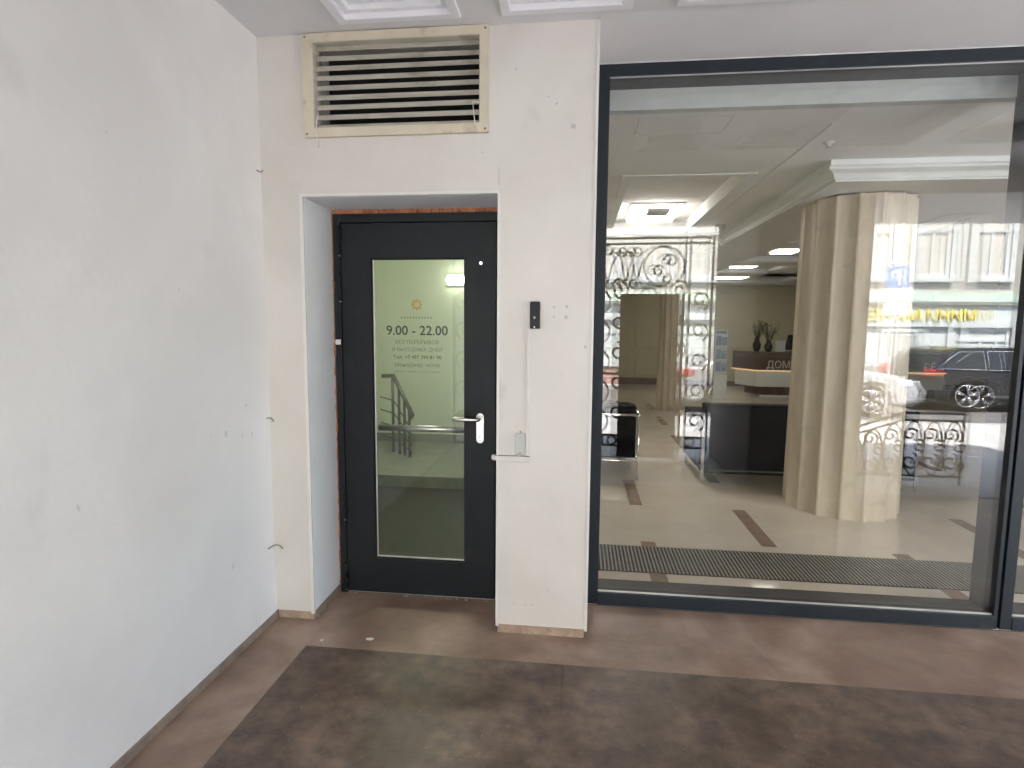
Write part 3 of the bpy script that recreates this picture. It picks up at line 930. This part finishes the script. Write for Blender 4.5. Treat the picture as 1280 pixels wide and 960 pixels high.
# crown moulding round the dropped ceiling
prof = [(0.0, 2.625), (0.0, 2.585), (-0.012, 2.57), (-0.012, 2.555), (0.03, 2.535), (0.045, 2.515), (0.045, 2.500), (0.06, 2.500), (0.06, 2.488), (0.2, 2.488), (0.2, 2.625)]
n = len(prof)
vs = [(lx1, 4.24 + u, v) for u, v in prof] + [(1.66 + u, 4.24 + u, v) for u, v in prof] + [(1.66 + u, 7.35, v) for u, v in prof]
fs = [(i, (i + 1) % n, n + (i + 1) % n, n + i) for i in range(n)] + [(n + i, n + (i + 1) % n, 2 * n + (i + 1) % n, 2 * n + i) for i in range(n)]
MB().add(vs, fs + [tuple(range(n)), tuple(range(2 * n, 3 * n))]).build('crown_moulding', 'lob_cornice', lc)
MB().prism([(1.66 + u, v) for u, v in prof], 'y', 7.55, ly1).build('crown_moulding', 'lob_cornice', lc)


def lamp(label, x0, x1, y0, y1, z, mat='lamp_on', drop=0.05):
    t = thing('ceiling_lamp', label, 'lamp', ((x0 + x1) / 2, (y0 + y1) / 2, z - drop), 'lobby ceiling lamps')
    B(x0 - 0.02, x1 + 0.02, y0 - 0.02, y1 + 0.02, z - 0.02, z).build('base_plate', 'white_plastic', t)
    B(x0, x1, y0, y1, z - drop, z - 0.0205).build('diffuser', mat, t, 0.008)
    return t


t = lamp('large square lamp in the ceiling recess nearest the window', 0.52, 1.02, 6.15, 6.95, 2.74, drop=0.06)
B(0.66, 0.88, 6.10, 6.34, 2.645, 2.678).build('mounting_box', 'alu', t)
lamp('lit lamp in the lower ceiling coffer just left of the fluted column', 2.75, 3.05, 8.6, 9.0, 2.60, 'lamp_far')
lamp('lit lamp in the middle coffer of the lower ceiling', 2.70, 3.10, 10.6, 11.1, 2.60, 'lamp_far')
lamp('lit lamp in the farthest coffer near the reception desk', 3.0, 3.6, 13.0, 13.6, 2.60, 'lamp_far')
sp = thing('sprinkler_head', 'small white ceiling sprinkler above the fluted column', 'sprinkler', (1.49, 3.85, 2.59))
MB().lathe([(0.035, 2.62), (0.035, 2.613), (0.012, 2.606), (0.010, 2.592)], (1.49, 3.85, 0), 18).build('collar', 'white_plastic', sp)
MB().lathe([(0.018, 2.592), (0.018, 2.588)], (1.49, 3.85, 0), 14).build('deflector', 'steel', sp)
dc = thing('dome_camera', 'white round ceiling camera beside the cornice', 'camera', (1.54, 6.8, 2.54))
MB().lathe([(0.055, 2.62), (0.055, 2.60), (0.045, 2.585)], (1.54, 6.8, 0), 18).build('base', 'white_plastic', dc)
MB().lathe([(0.044, 2.585), (0.042, 2.565), (0.028, 2.546), (0.008, 2.540)], (1.54, 6.8, 0), 18).build('dome', 'white_plastic', dc)

# fluted columns ----------------------------------------------------


def column(label, cx, cy_, rad, z1, nfl, dep):
    t = thing('fluted_column', label, 'column', (cx, cy_, 0), 'fluted columns in the lobby')
    ns = nfl * 12
    vs, fs = [], []
    zs = [0.0, z1 * 0.33, z1 * 0.66, z1]
    for z in zs:
        rr = rad * (1 - 0.06 * z / z1)
        for k in range(ns):
            a = 2 * math.pi * k / ns
            ph = (k % 12) / 12
            d = dep * max(0.0, math.sin(math.pi * max(0.0, ph - 1 / 12) * 12 / 11)) ** 0.75
            vs.append((cx + (rr - d) * math.cos(a), cy_ + (rr - d) * math.sin(a), z))
    for j in range(len(zs) - 1):
        for k in range(ns):
            k2 = (k + 1) % ns
            fs.append((j * ns + k, j * ns + k2, (j + 1) * ns + k2, (j + 1) * ns + k))
    MB().add(vs, fs).build('shaft', 'travertine', t)
    return t


column('thick fluted travertine column standing just behind the window', 2.20, 5.04, 0.43, 2.49, 16, 0.029)
column('slimmer fluted column far back on the left of the lobby', 1.63, 10.55, 0.24, 2.62, 14, 0.022)

# entrance mat ------------------------------------------------------
em = thing('entrance_mat', 'long ribbed black and grey mat on the floor inside the window', 'mat', (1.9, 3.66, 0))
B(-0.2, 4.3, 3.450, 3.870, 0.0, 0.006).build('backing', 'mat_base', em)
m = MB()
x = -0.195
while x < 4.29:
    m.prism([(x, 0.006), (x + 0.011, 0.006), (x + 0.009, 0.010), (x + 0.002, 0.010)], 'y', 3.453, 3.867)
    x += 0.0235
stuff(m.build('ribs', 'mat_rib', em))

# lounge seats -------------------------------------------------------


def lounge(label, x0, x1, y0, y1, flip):
    """Tubular chrome frame with box cushions. flip=False: back faces the window."""
    t = thing('lounge_seat', label, 'lounge seat', ((x0 + x1) / 2, (y0 + y1) / 2, 0), 'black leather seats in the lobby')
    r = 0.014
    for (lx, ly) in ((x0, y0), (x1, y0), (x0, y1), (x1, y1)):
        MB().tube([(lx, ly, 0.0), (lx, ly, 0.64)], r, 10).build('leg', 'chrome', t)
    for z in (0.64, 0.19):
        MB().tube([(x0, y0, z), (x1, y0, z)], r, 10).build('rail', 'chrome', t)
        MB().tube([(x0, y0, z), (x0, y1, z)], r, 10).build('rail', 'chrome', t)
        MB().tube([(x1, y0, z), (x1, y1, z)], r, 10).build('rail', 'chrome', t)
    MB().tube([(x0, y1, 0.19), (x1, y1, 0.19)], r, 10).build('rail', 'chrome', t)
    g = 0.02
    B(x0 + g, x1 - g, y0 + g, y1 - g, 0.205, 0.42).build('seat_cushion', 'leather', t, 0.02, 3)
    B(x0 + g, x1 - g, y0 + g, y0 + 0.20, 0.25, 0.73).build('back_cushion', 'leather', t, 0.025, 3)
    B(x0 + g, x0 + 0.17, y0 + 0.205, y1 - g, 0.43, 0.67).build('arm_cushion', 'leather', t, 0.025, 3)
    B(x1 - 0.17, x1 - g, y0 + 0.205, y1 - g, 0.43, 0.67).build('arm_cushion', 'leather', t, 0.025, 3)
    return t


lounge('black leather lounge chair with chrome frame beside the left window post', -0.24, 0.585, 5.60, 6.36, False)
# the sofa: plain upholstered box carried by chrome legs
t = thing('black_sofa', 'wide black sofa with its plain back to the window, next to the fluted column', 'sofa', (1.8, 5.95, 0))
B(1.20, 3.10, 5.60, 5.76, 0.13, 0.76).build('back_panel', 'leather', t, 0.012, 3)
B(1.155, 1.33, 5.765, 6.40, 0.13, 0.63).build('arm_panel', 'leather', t, 0.012, 3)
B(2.97, 3.10, 5.765, 6.40, 0.13, 0.63).build('arm_panel', 'leather', t, 0.012, 3)
B(1.335, 2.965, 5.765, 6.40, 0.16, 0.44).build('seat_cushion', 'leather', t, 0.03, 3)
for (a, b) in ((1.19, 5.582), (3.09, 5.582), (1.19, 6.42), (3.09, 6.42)):
    B(a - 0.012, a + 0.012, b - 0.012, b + 0.012, 0.0, 0.62 if b < 6 else 0.16).build('leg', 'chrome', t, 0.002)
B(1.180, 1.200, 5.595, 6.408, 0.09, 0.115).build('base_rail', 'chrome', t, 0.002)
B(1.203, 3.078, 5.572, 5.592, 0.10, 0.12).build('base_rail', 'leather', t)

# reception desk -----------------------------------------------------
ds = thing('reception_desk', 'dark wood reception desk with pale lettering and glowing edge strip', 'desk', (5.5, 13.0, 0))
oblique = [(3.74, 12.70), (7.45, 12.70), (7.45, 13.35), (3.40, 13.35)]
MB().prism(oblique, 'z', 0.58, 0.96).build('upper_panel', 'wood', ds)
MB().prism([(3.735, 12.685), (7.46, 12.685), (7.46, 13.35), (3.385, 13.35)], 'z', 0.558, 0.578).build('glowing_strip', 'led_on', ds)
MB().prism([(3.76, 12.72), (7.43, 12.72), (7.43, 13.3), (3.46, 13.3)], 'z', 0.225, 0.556).build('white_panel', 'white_gloss', ds)
MB().prism([(3.90, 12.86), (7.35, 12.86), (7.35, 13.25), (3.66, 13.25)], 'z', 0.04, 0.224).build('base_panel', 'wood_red', ds)
for k in range(23):
    B(3.92 + k * 0.15, 3.92 + k * 0.15 + 0.10, 12.845, 12.8595, 0.045, 0.222).build('base_slat', 'wood_red', ds)
B(3.86, 7.40, 12.80, 12.84, 0.0, 0.038).build('plinth_strip', 'white_gloss', ds)
text_mesh('lettering', "ДОМ", 0.215, 'letters', ds, (3.93, 12.697, 0.625), depth=0.004, align='LEFT', xs=0.92)
text_mesh('lettering', "РЕ", 0.215, 'letters', ds, (7.02, 12.697, 0.625), depth=0.004, align='LEFT', xs=0.92)


def vase(label, x, y_, zb, h, seed):
    rnd = random.Random(seed)
    t = thing('twig_vase', label, 'vase', (x, y_, zb), 'vases on the reception desk')
    MB().lathe([(0.045, zb), (0.085, zb + h * .35), (0.08, zb + h * .6), (0.045, zb + h * .85), (0.055, zb + h)], (x, y_, 0), 20).build('vase_body', 'vase', t)
    tw, lf_ = MB(), MB()
    for k in range(16):
        a = rnd.uniform(0, 6.28)
        s = rnd.uniform(0.05, 0.24)
        hh = rnd.uniform(0.25, 0.50)
        p = [Vector((x, y_, zb + h * .8))]
        for q in (0.35, 0.7, 1.0):
            p.append(Vector((x + math.cos(a) * s * q + rnd.uniform(-.02, .02), y_ + math.sin(a) * s * q, zb + h * .8 + hh * q)))
        tw.tube(p, [0.006, 0.005, 0.004, 0.002], 5)
        for q in range(16):
            c = p[1].lerp(p[3], rnd.random()) + Vector((rnd.uniform(-.03, .03), rnd.uniform(-.03, .03), rnd.uniform(-.02, .03)))
            d1 = Vector((rnd.uniform(-1, 1), rnd.uniform(-1, 1), rnd.uniform(-.3, 1))).normalized() * rnd.uniform(.02, .045)
            d2 = d1.orthogonal().normalized() * 0.011
            lf_.add([c, c + d1 * .5 + d2, c + d1, c + d1 * .5 - d2], [(0, 1, 2, 3)])
    tw.build('twigs', 'twig', t)
    stuff(lf_.build('leaves', 'leaf', t))


vase('tall dark vase of twigs at the left end of the reception desk', 3.78, 12.92, 0.96, 0.29, 3)
vase('rounder dark vase of twigs beside the white card on the desk', 4.03, 12.95, 0.96, 0.23, 5)
o = B(4.16, 4.36, 12.90, 12.915, 0.962, 1.20).build('desk_card', 'white_gloss', None, 0.002)
tag(o, 'small white upright card on the reception desk', 'card')
mo = thing('computer_monitor', 'black monitor back on the reception desk by the column edge', 'monitor', (4.62, 13.1, 0.96))
MB().prism([(4.40, 1.00), (4.46, 1.32), (4.95, 1.34), (4.95, 1.00)], 'y', 13.04, 13.075).build('screen', 'black', mo, 0.004)
B(4.62, 4.72, 13.08, 13.11, 0.97, 1.2).build('stand', 'black', mo)
B(4.55, 4.80, 13.0, 13.18, 0.96, 0.972).build('foot', 'black', mo)

bs = thing('brochure_stand', 'narrow white brochure stand with blue leaflets left of the desk', 'brochure stand', (2.92, 12.4, 0))
B(2.80, 3.05, 12.42, 12.44, 0.0, 1.42).build('back_panel', 'white_gloss', bs)
B(2.80, 3.05, 12.34, 12.418, 0.0, 0.50).build('lower_panel', 'white_gloss', bs)
B(2.78, 3.07, 12.28, 12.50, 0.0, 0.02).build('base', 'white_plastic', bs)
for (z0, z1) in ((0.56, 0.76), (0.82, 1.02), (1.10, 1.30)):
    B(2.81, 3.04, 12.36, 12.418, z0 - 0.03, z0 - 0.005).build('tray', 'white_gloss', bs)
    B(2.82, 2.92, 12.372, 12.38, z0, z1).build('leaflet', 'blue_print', bs)
    B(2.93, 3.03, 12.372, 12.38, z0, z1 - 0.03).build('leaflet', 'blue_print', bs)
B(2.82, 3.03, 12.41, 12.4185, 1.34, 1.40).build('header_plate', 'blue_print', bs)

# ================================================================== STREET BEHIND THE CAMERA (seen in the glass)
GZ = -0.25
rd = B(-150, 150, -160, -4.6, GZ - 0.3, GZ).build('road', 'asphalt')
struct(rd)
pv = B(-60, 60, -4.45, PB - 0.30, GZ - 0.2, -0.13).build('pavement', 'paving2')
struct(pv)
B(6.002, 60, PB - 0.30, 2.985, GZ - 0.2, -0.131).build('side_pavement', 'paving2', pv)
fk = struct(B(-60, 60, -12.2, -10.05, GZ - 0.1, GZ + 0.10).build('far_pavement', 'paving2'))
i = 0
x = -8.0
while x < 16:
    B(x, x + 0.99, -4.599, -4.451, GZ - 0.1, -0.12).build('kerb_stone', 'kerb', pv, 0.01)
    B(x, x + 0.99, -10.049, -9.90, GZ - 0.1, GZ + 0.11).build('kerb_stone', 'kerb', fk, 0.01)
    x += 1.0
fs_ = B(-1.9, 6.0, PB, 0.598, -0.25, -0.004).build('porch_step', 'paving')
struct(fs_)
B(-1.9, 6.0, PB - 0.30, PB - 0.002, -0.25, -0.066).build('step_tread', 'paving', fs_)


# wrought iron -------------------------------------------------------
def scroll(cx, cz, r, turns, a0, sgn, y, n=30, lead=None):
    """Spiral winding inwards in the XZ plane; optional lead-in point."""
    p = []
    if lead:
        p.append((lead[0], y, lead[1]))
    for k in range(n + 1):
        q = k / n
        a = a0 + sgn * q * turns * 2 * math.pi
        rr = r * (1 - 0.80 * q)
        p.append((cx + rr * math.cos(a), y, cz + rr * math.sin(a)))
    return p


gt = thing('iron_gate', 'scrolled wrought iron gate reflected in the left part of the shop window', 'gate', (0, -0.58, 0))
GY = -0.58
for x in (-1.44, -0.02, 0.02, 1.44, 1.20, -1.20):
    MB().tube([(x, GY, 0.06), (x, GY, 2.46)], 0.015, 8).build('upright', 'iron', gt)
for z in (0.12, 0.24, 2.40, 2.46):
    MB().tube([(-1.45, GY, z), (1.45, GY, z)], 0.013, 8).build('rail', 'iron', gt)
for s in (-1, 1):
    def gsc(*a, r=0.0135, **k):
        p = scroll(*a, **k)
        MB().tube([(s * q[0], q[1], q[2]) for q in p], r, 6).build('scroll', 'iron', gt)
    # crown: big ring with inner scrolls, V sprays
    MB().tube([(s * (0.92 + 0.22 * math.cos(a * math.pi / 16)), GY, 2.15 + 0.22 * math.sin(a * math.pi / 16)) for a in range(33)], 0.0135, 6).build('scroll', 'iron', gt)
    gsc(0.86, 2.10, 0.07, 1.3, 0.4, 1, GY)
    gsc(0.99, 2.21, 0.08, 1.2, 3.0, -1, GY)
    gsc(0.94, 2.02, 0.06, 1.2, 1.6, -1, GY)
    for (a, b) in ((0.50, 2.0), (0.62, 2.0), (0.30, 2.0), (0.18, 2.0)):
        MB().tube([(s * a, GY, 1.97), (s * (a - 0.05), GY, 2.22), (s * (a - 0.09), GY, 2.32)], 0.012, 6).build('spray_bar', 'iron', gt)
        MB().tube([(s * a, GY, 1.97), (s * (a + 0.05), GY, 2.18), (s * (a + 0.09), GY, 2.25)], 0.012, 6).build('spray_bar', 'iron', gt)
    for cx in (0.14, 0.30, 0.46, 0.62):
        gsc(cx, 2.32, 0.065, 1.4, math.pi, 1 if int(cx * 100) % 3 else -1, GY)
    for cx in (0.20, 0.42, 0.60):
        gsc(cx, 1.95, 0.075, 1.2, 0.0, 1, GY)
    # side panel C scrolls
    for kz in range(5):
        zc = 0.42 + kz * 0.34
        gsc(1.32, zc, 0.11, 1.2, -1.2, 1, GY)
        gsc(1.10, zc + 0.12, 0.10, 1.3, 2.0, -1, GY)
        gsc(0.20, zc, 0.16, 1.3, -1.4, 1, GY)
        gsc(0.44, zc + 0.10, 0.11, 1.3, 1.7, -1, GY)
        gsc(0.78, zc + 0.05, 0.17, 1.3, 0.3, -1, GY)
    MB().tube([(s * 0.02, GY, 0.95), (s * 1.2, GY, 0.95)], 0.013, 8).build('rail', 'iron', gt)
    for k in range(9):
        x = 0.10 + k * 0.145
        MB().tube([(s * (x + 0.05 * math.cos(a * math.pi / 6)), GY, 0.18 + 0.05 * math.sin(a * math.pi / 6)) for a in range(13)], 0.013, 6).build('ring', 'iron', gt)

nb = thing('notice_board', 'dark freestanding board whose reflection blots out part of the gate', 'board', (0.79, -0.40, 0))  # made-up board standing in for an unidentified dark reflected shape
B(0.44, 1.12, -0.43, -0.39, 0.03, 1.84).build('panel', 'stele', nb, 0.004)
B(0.44, 0.50, -0.58 + 0.03, -0.24, 0.0, 0.03).build('foot', 'iron', nb)
B(1.06, 1.12, -0.58 + 0.03, -0.24, 0.0, 0.03).build('foot', 'iron', nb)

bl = thing('iron_balustrade', 'low scrolled iron balustrade reflected in the right part of the window', 'balustrade', (3.2, 0.2, 0))
BY = 0.20
MB().tube([(2.56, BY, 0.50), (3.10, BY, 0.69), (3.64, BY, 0.69)], 0.014, 8).build('top_rail', 'iron', bl)
MB().tube([(2.56, BY, 0.43), (3.10, BY, 0.62), (3.64, BY, 0.62)], 0.011, 8).build('rail', 'iron', bl)
MB().tube([(2.56, BY, 0.08), (3.64, BY, 0.08)], 0.012, 8).build('bottom_rail', 'iron', bl)
for x, zt in ((2.56, 0.50), (3.10, 0.69), (3.64, 0.69)):
    MB().tube([(x, BY, 0.0), (x, BY, zt)], 0.013, 8).build('post', 'iron', bl)
for k in range(6):
    x = 2.66 + k * 0.18
    top_ = 0.43 + max(0, min(1, (x - 2.56) / 0.54)) * 0.19
    mid = (top_ + 0.08) / 2
    for (cx, cz, rr, a0, sg) in ((x - 0.03, mid + 0.13, 0.075, -1.0, 1), (x + 0.05, mid + 0.02, 0.065, 2.2, -1), (x - 0.02, mid - 0.13, 0.085, 1.2, -1), (x + 0.06, mid - 0.16, 0.055, -2.0, 1)):
        MB().tube(scroll(cx, cz, rr, 1.35, a0, sg, BY), 0.0105, 6).build('scroll', 'iron', bl)
    MB().tube([(x + 0.085 * math.sin(a * math.pi / 12), BY, mid + (top_ - 0.08) * 0.48 * math.cos(a * math.pi / 12)) for a in range(25)], 0.009, 6).build('scroll', 'iron', bl)

# building across the street --------------------------------------------
FY = -10.4
fb = thing('street_building', 'sunlit cream building across the street, reflected in the window', 'building', (8, FY, GZ))
B(-16, 30, FY - 6, FY, GZ, 2.10).build('ground_floor_wall', 'fac_white', fb)
B(-16, 30, FY - 6, FY - 0.05, 2.42, 10.5).build('upper_wall', 'fac_cream', fb)
B(-16, 30, FY - 6, FY + 0.14, 2.10, 2.16).build('cornice', 'fac_cream', fb)
MB().prism([(FY + 0.16, 2.16), (FY - 0.05, 2.42), (FY - 1, 2.42), (FY - 1, 2.16)], 'x', -16, 30).build('flashing', 'fac_green', fb)
B(-16, 30, FY - 0.05, FY + 0.25, 10.3, 10.6).build('cornice', 'fac_cream', fb)
B(-16, 30, FY - 0.1, FY + 0.04, GZ, 0.30).build('base_course', 'fac_red', fb)
wcache = {}


def fwin(x0, x1, z0, z1, y_):
    w_, h_ = x1 - x0, z1 - z0
    k = (round(w_, 3), round(h_, 3))
    if k not in wcache:
        fr = MB().ring(0, w_, 0, h_, 0.09, w_ - 0.09, 0.09, h_ - 0.09, -0.03, 0.04)
        fr.box(w_ / 2 - 0.035, w_ / 2 + 0.035, -0.02, 0.03, 0.09, h_ * 0.68)
        fr.box(0.09, w_ - 0.09, -0.02, 0.03, h_ * 0.68, h_ * 0.68 + 0.06)
        a = fr.build('window_frame', 'fac_frame', fb)
        b = B(0.085, w_ - 0.085, -0.028, -0.015, 0.085, h_ - 0.085).build('pane', 'fac_pane', a)
        c = MB().ring(-0.12, w_ + 0.12, -0.10, h_ + 0.16, -0.005, w_ + 0.005, -0.005, h_ + 0.005, -0.02, 0.09).build('surround', 'fac_frame', a)
        wcache[k] = (a.data, b.data, c.data)
        a.location = (x0, y_, z0)
    else:
        da, db, dc_ = wcache[k]
        a = link('window_frame', da, None, fb)
        b = link('pane', db, None, a)
        c = link('surround', dc_, None, a)
        b.matrix_parent_inverse = c.matrix_parent_inverse = Matrix.Identity(4)
        a.location = (x0, y_, z0)
    if len(wcache) and b.parent == a:
        b.matrix_parent_inverse = c.matrix_parent_inverse = Matrix.Identity(4)


for k in range(-6, 12):
    fwin(0.15 + k * 1.42, 0.15 + k * 1.42 + 0.86, 2.78, 4.5, FY - 0.04)
    fwin(0.15 + k * 1.42, 0.15 + k * 1.42 + 0.86, 6.0, 7.8, FY - 0.04)
for k in (-3, -2, -1, 0, 1):
    fwin(0.4 + k * 2.1, 0.4 + k * 2.1 + 1.3, 0.45, 1.65, FY + 0.002)
fwin(9.70, 11.1, 0.40, 1.50, FY + 0.002)
# white double door
dd = MB().ring(7.95, 8.85, GZ + 0.1, 1.45, 8.02, 8.78, GZ + 0.12, 1.38, FY, FY + 0.08).build('door_frame', 'fac_frame', fb)
for a in (8.025, 8.405):
    lf2 = MB().ring(a, a + 0.37, GZ + 0.13, 1.375, a + 0.09, a + 0.28, 0.55, 1.28, FY + 0.01, FY + 0.05).build('door_leaf', 'fac_frame', fb)
    B(a + 0.085, a + 0.285, FY + 0.02, FY + 0.03, 0.545, 1.285).build('pane', 'fac_pane', lf2)
B(7.0, 12.5, FY, FY + 0.06, 1.58, 2.09).build('sign_band', 'fac_white', fb)
text_mesh('sign_letters', "МИНИ МАРКЕТ", 0.40, 'yellow', fb, (8.75, FY + 0.085, 1.68), rot=(R(90), 0, R(180)), depth=0.02, bold=0.006)
B(7.0, 12.5, FY, FY + 0.09, 1.52, 1.575).build('sign_edge', 'fac_frame', fb)

# parking sign -----------------------------------------------------------
ps = thing('parking_sign', 'blue parking sign with white plates on a post, reflected above the cars', 'sign', (5.18, -4.30, -0.13))
PYY = -4.30
MB().tube([(5.18, PYY, -0.13), (5.18, PYY, 2.55)], 0.03, 10).build('post', 'rim', ps)
B(5.00, 5.36, PYY + 0.032, PYY + 0.045, 2.14, 2.50).build('sign_plate', 'sign_blue', ps, 0.004)
B(5.00, 5.36, PYY + 0.032, PYY + 0.045, 1.92, 2.12).build('sign_plate', 'sign_white', ps, 0.004)
B(5.00, 5.36, PYY + 0.032, PYY + 0.045, 1.70, 1.90).build('sign_plate', 'sign_white', ps, 0.004)
text_mesh('sign_letter', "P", 0.36, 'sign_white', ps, (5.18, PYY + 0.049, 2.19), rot=(R(90), 0, R(180)), depth=0.002, bold=0.004)


# cars ---------------------------------------------------------------------
def car(label, x0, yc, d, paint, kind):
    """Car along X; d=+1: nose towards +X from rear bumper x0; d=-1 mirrored."""
    t = thing('parked_car', label, 'car', (x0, yc, GZ), 'cars parked in the street')
    if kind == 'suv':
        Ln, Wd = 4.65, 1.88
        body = [(0, .45), (0.02, .78), (.05, 1.02), (.20, 1.06), (3.3, 1.05), (4.3, .96), (4.55, .82), (4.65, .62), (4.62, .38), (4.4, .27), (.2, .27), (.03, .33)]
        cab = [(.10, 1.03), (.42, 1.58), (.75, 1.67), (2.2, 1.69), (2.75, 1.60), (3.5, 1.05)]
        wins = [[(.30, 1.12), (.62, 1.42), (.78, 1.56), (1.25, 1.58), (1.25, 1.10)], [(1.32, 1.10), (1.32, 1.58), (2.18, 1.58), (2.18, 1.09)], [(2.25, 1.09), (2.25, 1.57), (2.68, 1.50), (3.22, 1.09)]]
        wr, wxs = 0.34, (0.88, 3.70)
        body, cab, wins = [(u, v * .80) for u, v in body], [(u, v * .80) for u, v in cab], [[(u, v * .80) for u, v in q] for q in wins]
    else:
        Ln, Wd = 4.45, 1.78
        body = [(0, .45), (0.02, .72), (.10, .92), (.9, .96), (3.0, .93), (3.9, .84), (4.32, .70), (4.45, .52), (4.42, .33), (4.2, .24), (.2, .24), (.03, .30)]
        cab = [(.35, .93), (1.05, 1.36), (1.5, 1.44), (2.2, 1.44), (2.6, 1.38), (3.35, .93)]
        wins = [[(.72, .98), (1.12, 1.29), (1.55, 1.36), (1.75, 1.36), (1.75, .97)], [(1.82, .97), (1.82, 1.36), (2.2, 1.36), (2.55, 1.30), (3.10, .97)]]
        wr, wxs = 0.32, (0.80, 3.55)

    def T(p):
        return [(x0 + d * u, GZ + v) for u, v in p]
    hw = Wd / 2
    MB().prism(T(body), 'y', yc - hw, yc + hw).build('body', paint, t, 0.07, 3)
    m = MB()
    n = len(cab)
    pz = [v for u, v in cab]
    zb, zt = min(pz), max(pz)
    vs = []
    for sgn in (-1, 1):
        for (X, Z), (u, v) in zip(T(cab), cab):
            k = (v - zb) / (zt - zb)
            vs.append((X, yc + sgn * (hw - 0.06 - 0.20 * k), Z))
    m.add(vs, [tuple(range(n - 1, -1, -1)), tuple(range(n, 2 * n))] + [(i, (i + 1) % n, (i + 1) % n + n, i + n) for i in range(n)])
    m.build('cabin', paint, t, 0.05, 3)
    for sgn in (-1, 1):
        for wpoly in wins:
            vs = []
            for off in (0.006, -0.01):
                for (X, Z), (u, v) in zip(T(wpoly), wpoly):
                    k = (v - zb) / (zt - zb)
                    vs.append((X, yc + sgn * (hw - 0.06 - 0.20 * k + off), Z))
            q = len(wpoly)
            MB().add(vs, [tuple(range(q)), tuple(range(2 * q - 1, q - 1, -1))] + [(i, (i + 1) % q, (i + 1) % q + q, i + q) for i in range(q)]).build('side_window', 'car_glass', t)
            edge = [Vector((a, yc + sgn * (hw - 0.06 - 0.20 * ((c - GZ - zb) / (zt - zb)) + 0.008), c)) for a, c in T(wpoly)]
            if kind == 'suv':
                MB().tube(edge + [edge[0]], 0.012, 5).build('window_chrome', 'chrome', t)
        for wx in wxs:
            cxx = x0 + d * wx
            yo = yc + sgn * (hw - 0.10)
            ty = MB().lathe([(wr * .62, -0.10), (wr * .95, -0.10), (wr, -0.07), (wr, 0.07), (wr * .95, 0.10), (wr * .62, 0.10)], (cxx, yo, GZ + wr), 28, 'y').build('tyre', 'tyre', t)
            rm = MB().lathe([(wr * .66, 0.0), (wr * .66, 0.02), (wr * .60, 0.02)], (0, 0, 0), 24, 'y')
            rm.v = [(a + cxx, yo + sgn * (0.085 + b * 0.5), c + GZ + wr) for a, b, c in rm.v]
            rm.build('wheel_disc', 'tyre', ty)
            sp_ = MB()
            for k in range(5):
                a = k * 2 * math.pi / 5 + 0.3
                for da in (-0.13, 0.13):
                    sp_.tube([(cxx + wr * .10 * math.cos(a), yo + sgn * 0.108, GZ + wr + wr * .10 * math.sin(a)), (cxx + wr * .68 * math.cos(a + da), yo + sgn * 0.104, GZ + wr + wr * .68 * math.sin(a + da))], 0.019, 6)
            sp_.tube([(cxx + wr * .68 * math.cos(a * math.pi / 14), yo + sgn * 0.103, GZ + wr + wr * .68 * math.sin(a * math.pi / 14)) for a in range(29)], 0.015, 6)
            sp_.build('alloy_rim', 'rim', ty)
            MB().tube([(cxx + (wr + .05) * math.cos(a * math.pi / 12), yc + sgn * (hw + 0.002), GZ + wr + (wr + .05) * math.sin(a * math.pi / 12)) for a in range(-1, 14)], 0.028, 6).build('wheel_arch', 'tyre', t)
        a, b = sorted((x0 - d * 0.012, x0 + d * 0.22))
        B(a, b, yc + sgn * (hw - 0.02) - 0.035, yc + sgn * (hw - 0.02) + 0.035, GZ + 0.74, GZ + 0.90).build('tail_light', 'tail', t, 0.02)
        a, b = sorted((x0 + d * (Ln - 0.42), x0 + d * (Ln - 0.16)))
        B(a, b, yc + sgn * (hw - 0.03) - 0.035, yc + sgn * (hw - 0.03) + 0.035, GZ + 0.62, GZ + 0.74).build('headlight', 'head', t, 0.02)
        a, b = sorted((x0 + d * wxs[0] + d * 0.45, x0 + d * wxs[1] - d * 0.45))
        B(a, b, yc + sgn * hw - 0.01, yc + sgn * hw + 0.008, GZ + 0.30, GZ + 0.36).build('sill_trim', 'chrome' if kind == 'suv' else 'tyre', t)
    a, b = sorted((x0 - d * 0.008, x0 + d * 0.01))
    B(a, b, yc - 0.26, yc + 0.26, GZ + 0.55, GZ + 0.66).build('number_plate', 'sign_white', t)
    return t


car('black estate car with chrome window line reflected at the right of the window', 7.15, -7.8, 1, 'paint_black', 'suv')
car('silver car whose alloy front wheel shows in the reflection beside the column', 2.10, -6.7, 1, 'paint_silver', 'sedan')
car('pale grey saloon with its tail lights towards the black car', 6.95, -8.75, -1, 'paint_grey', 'sedan')
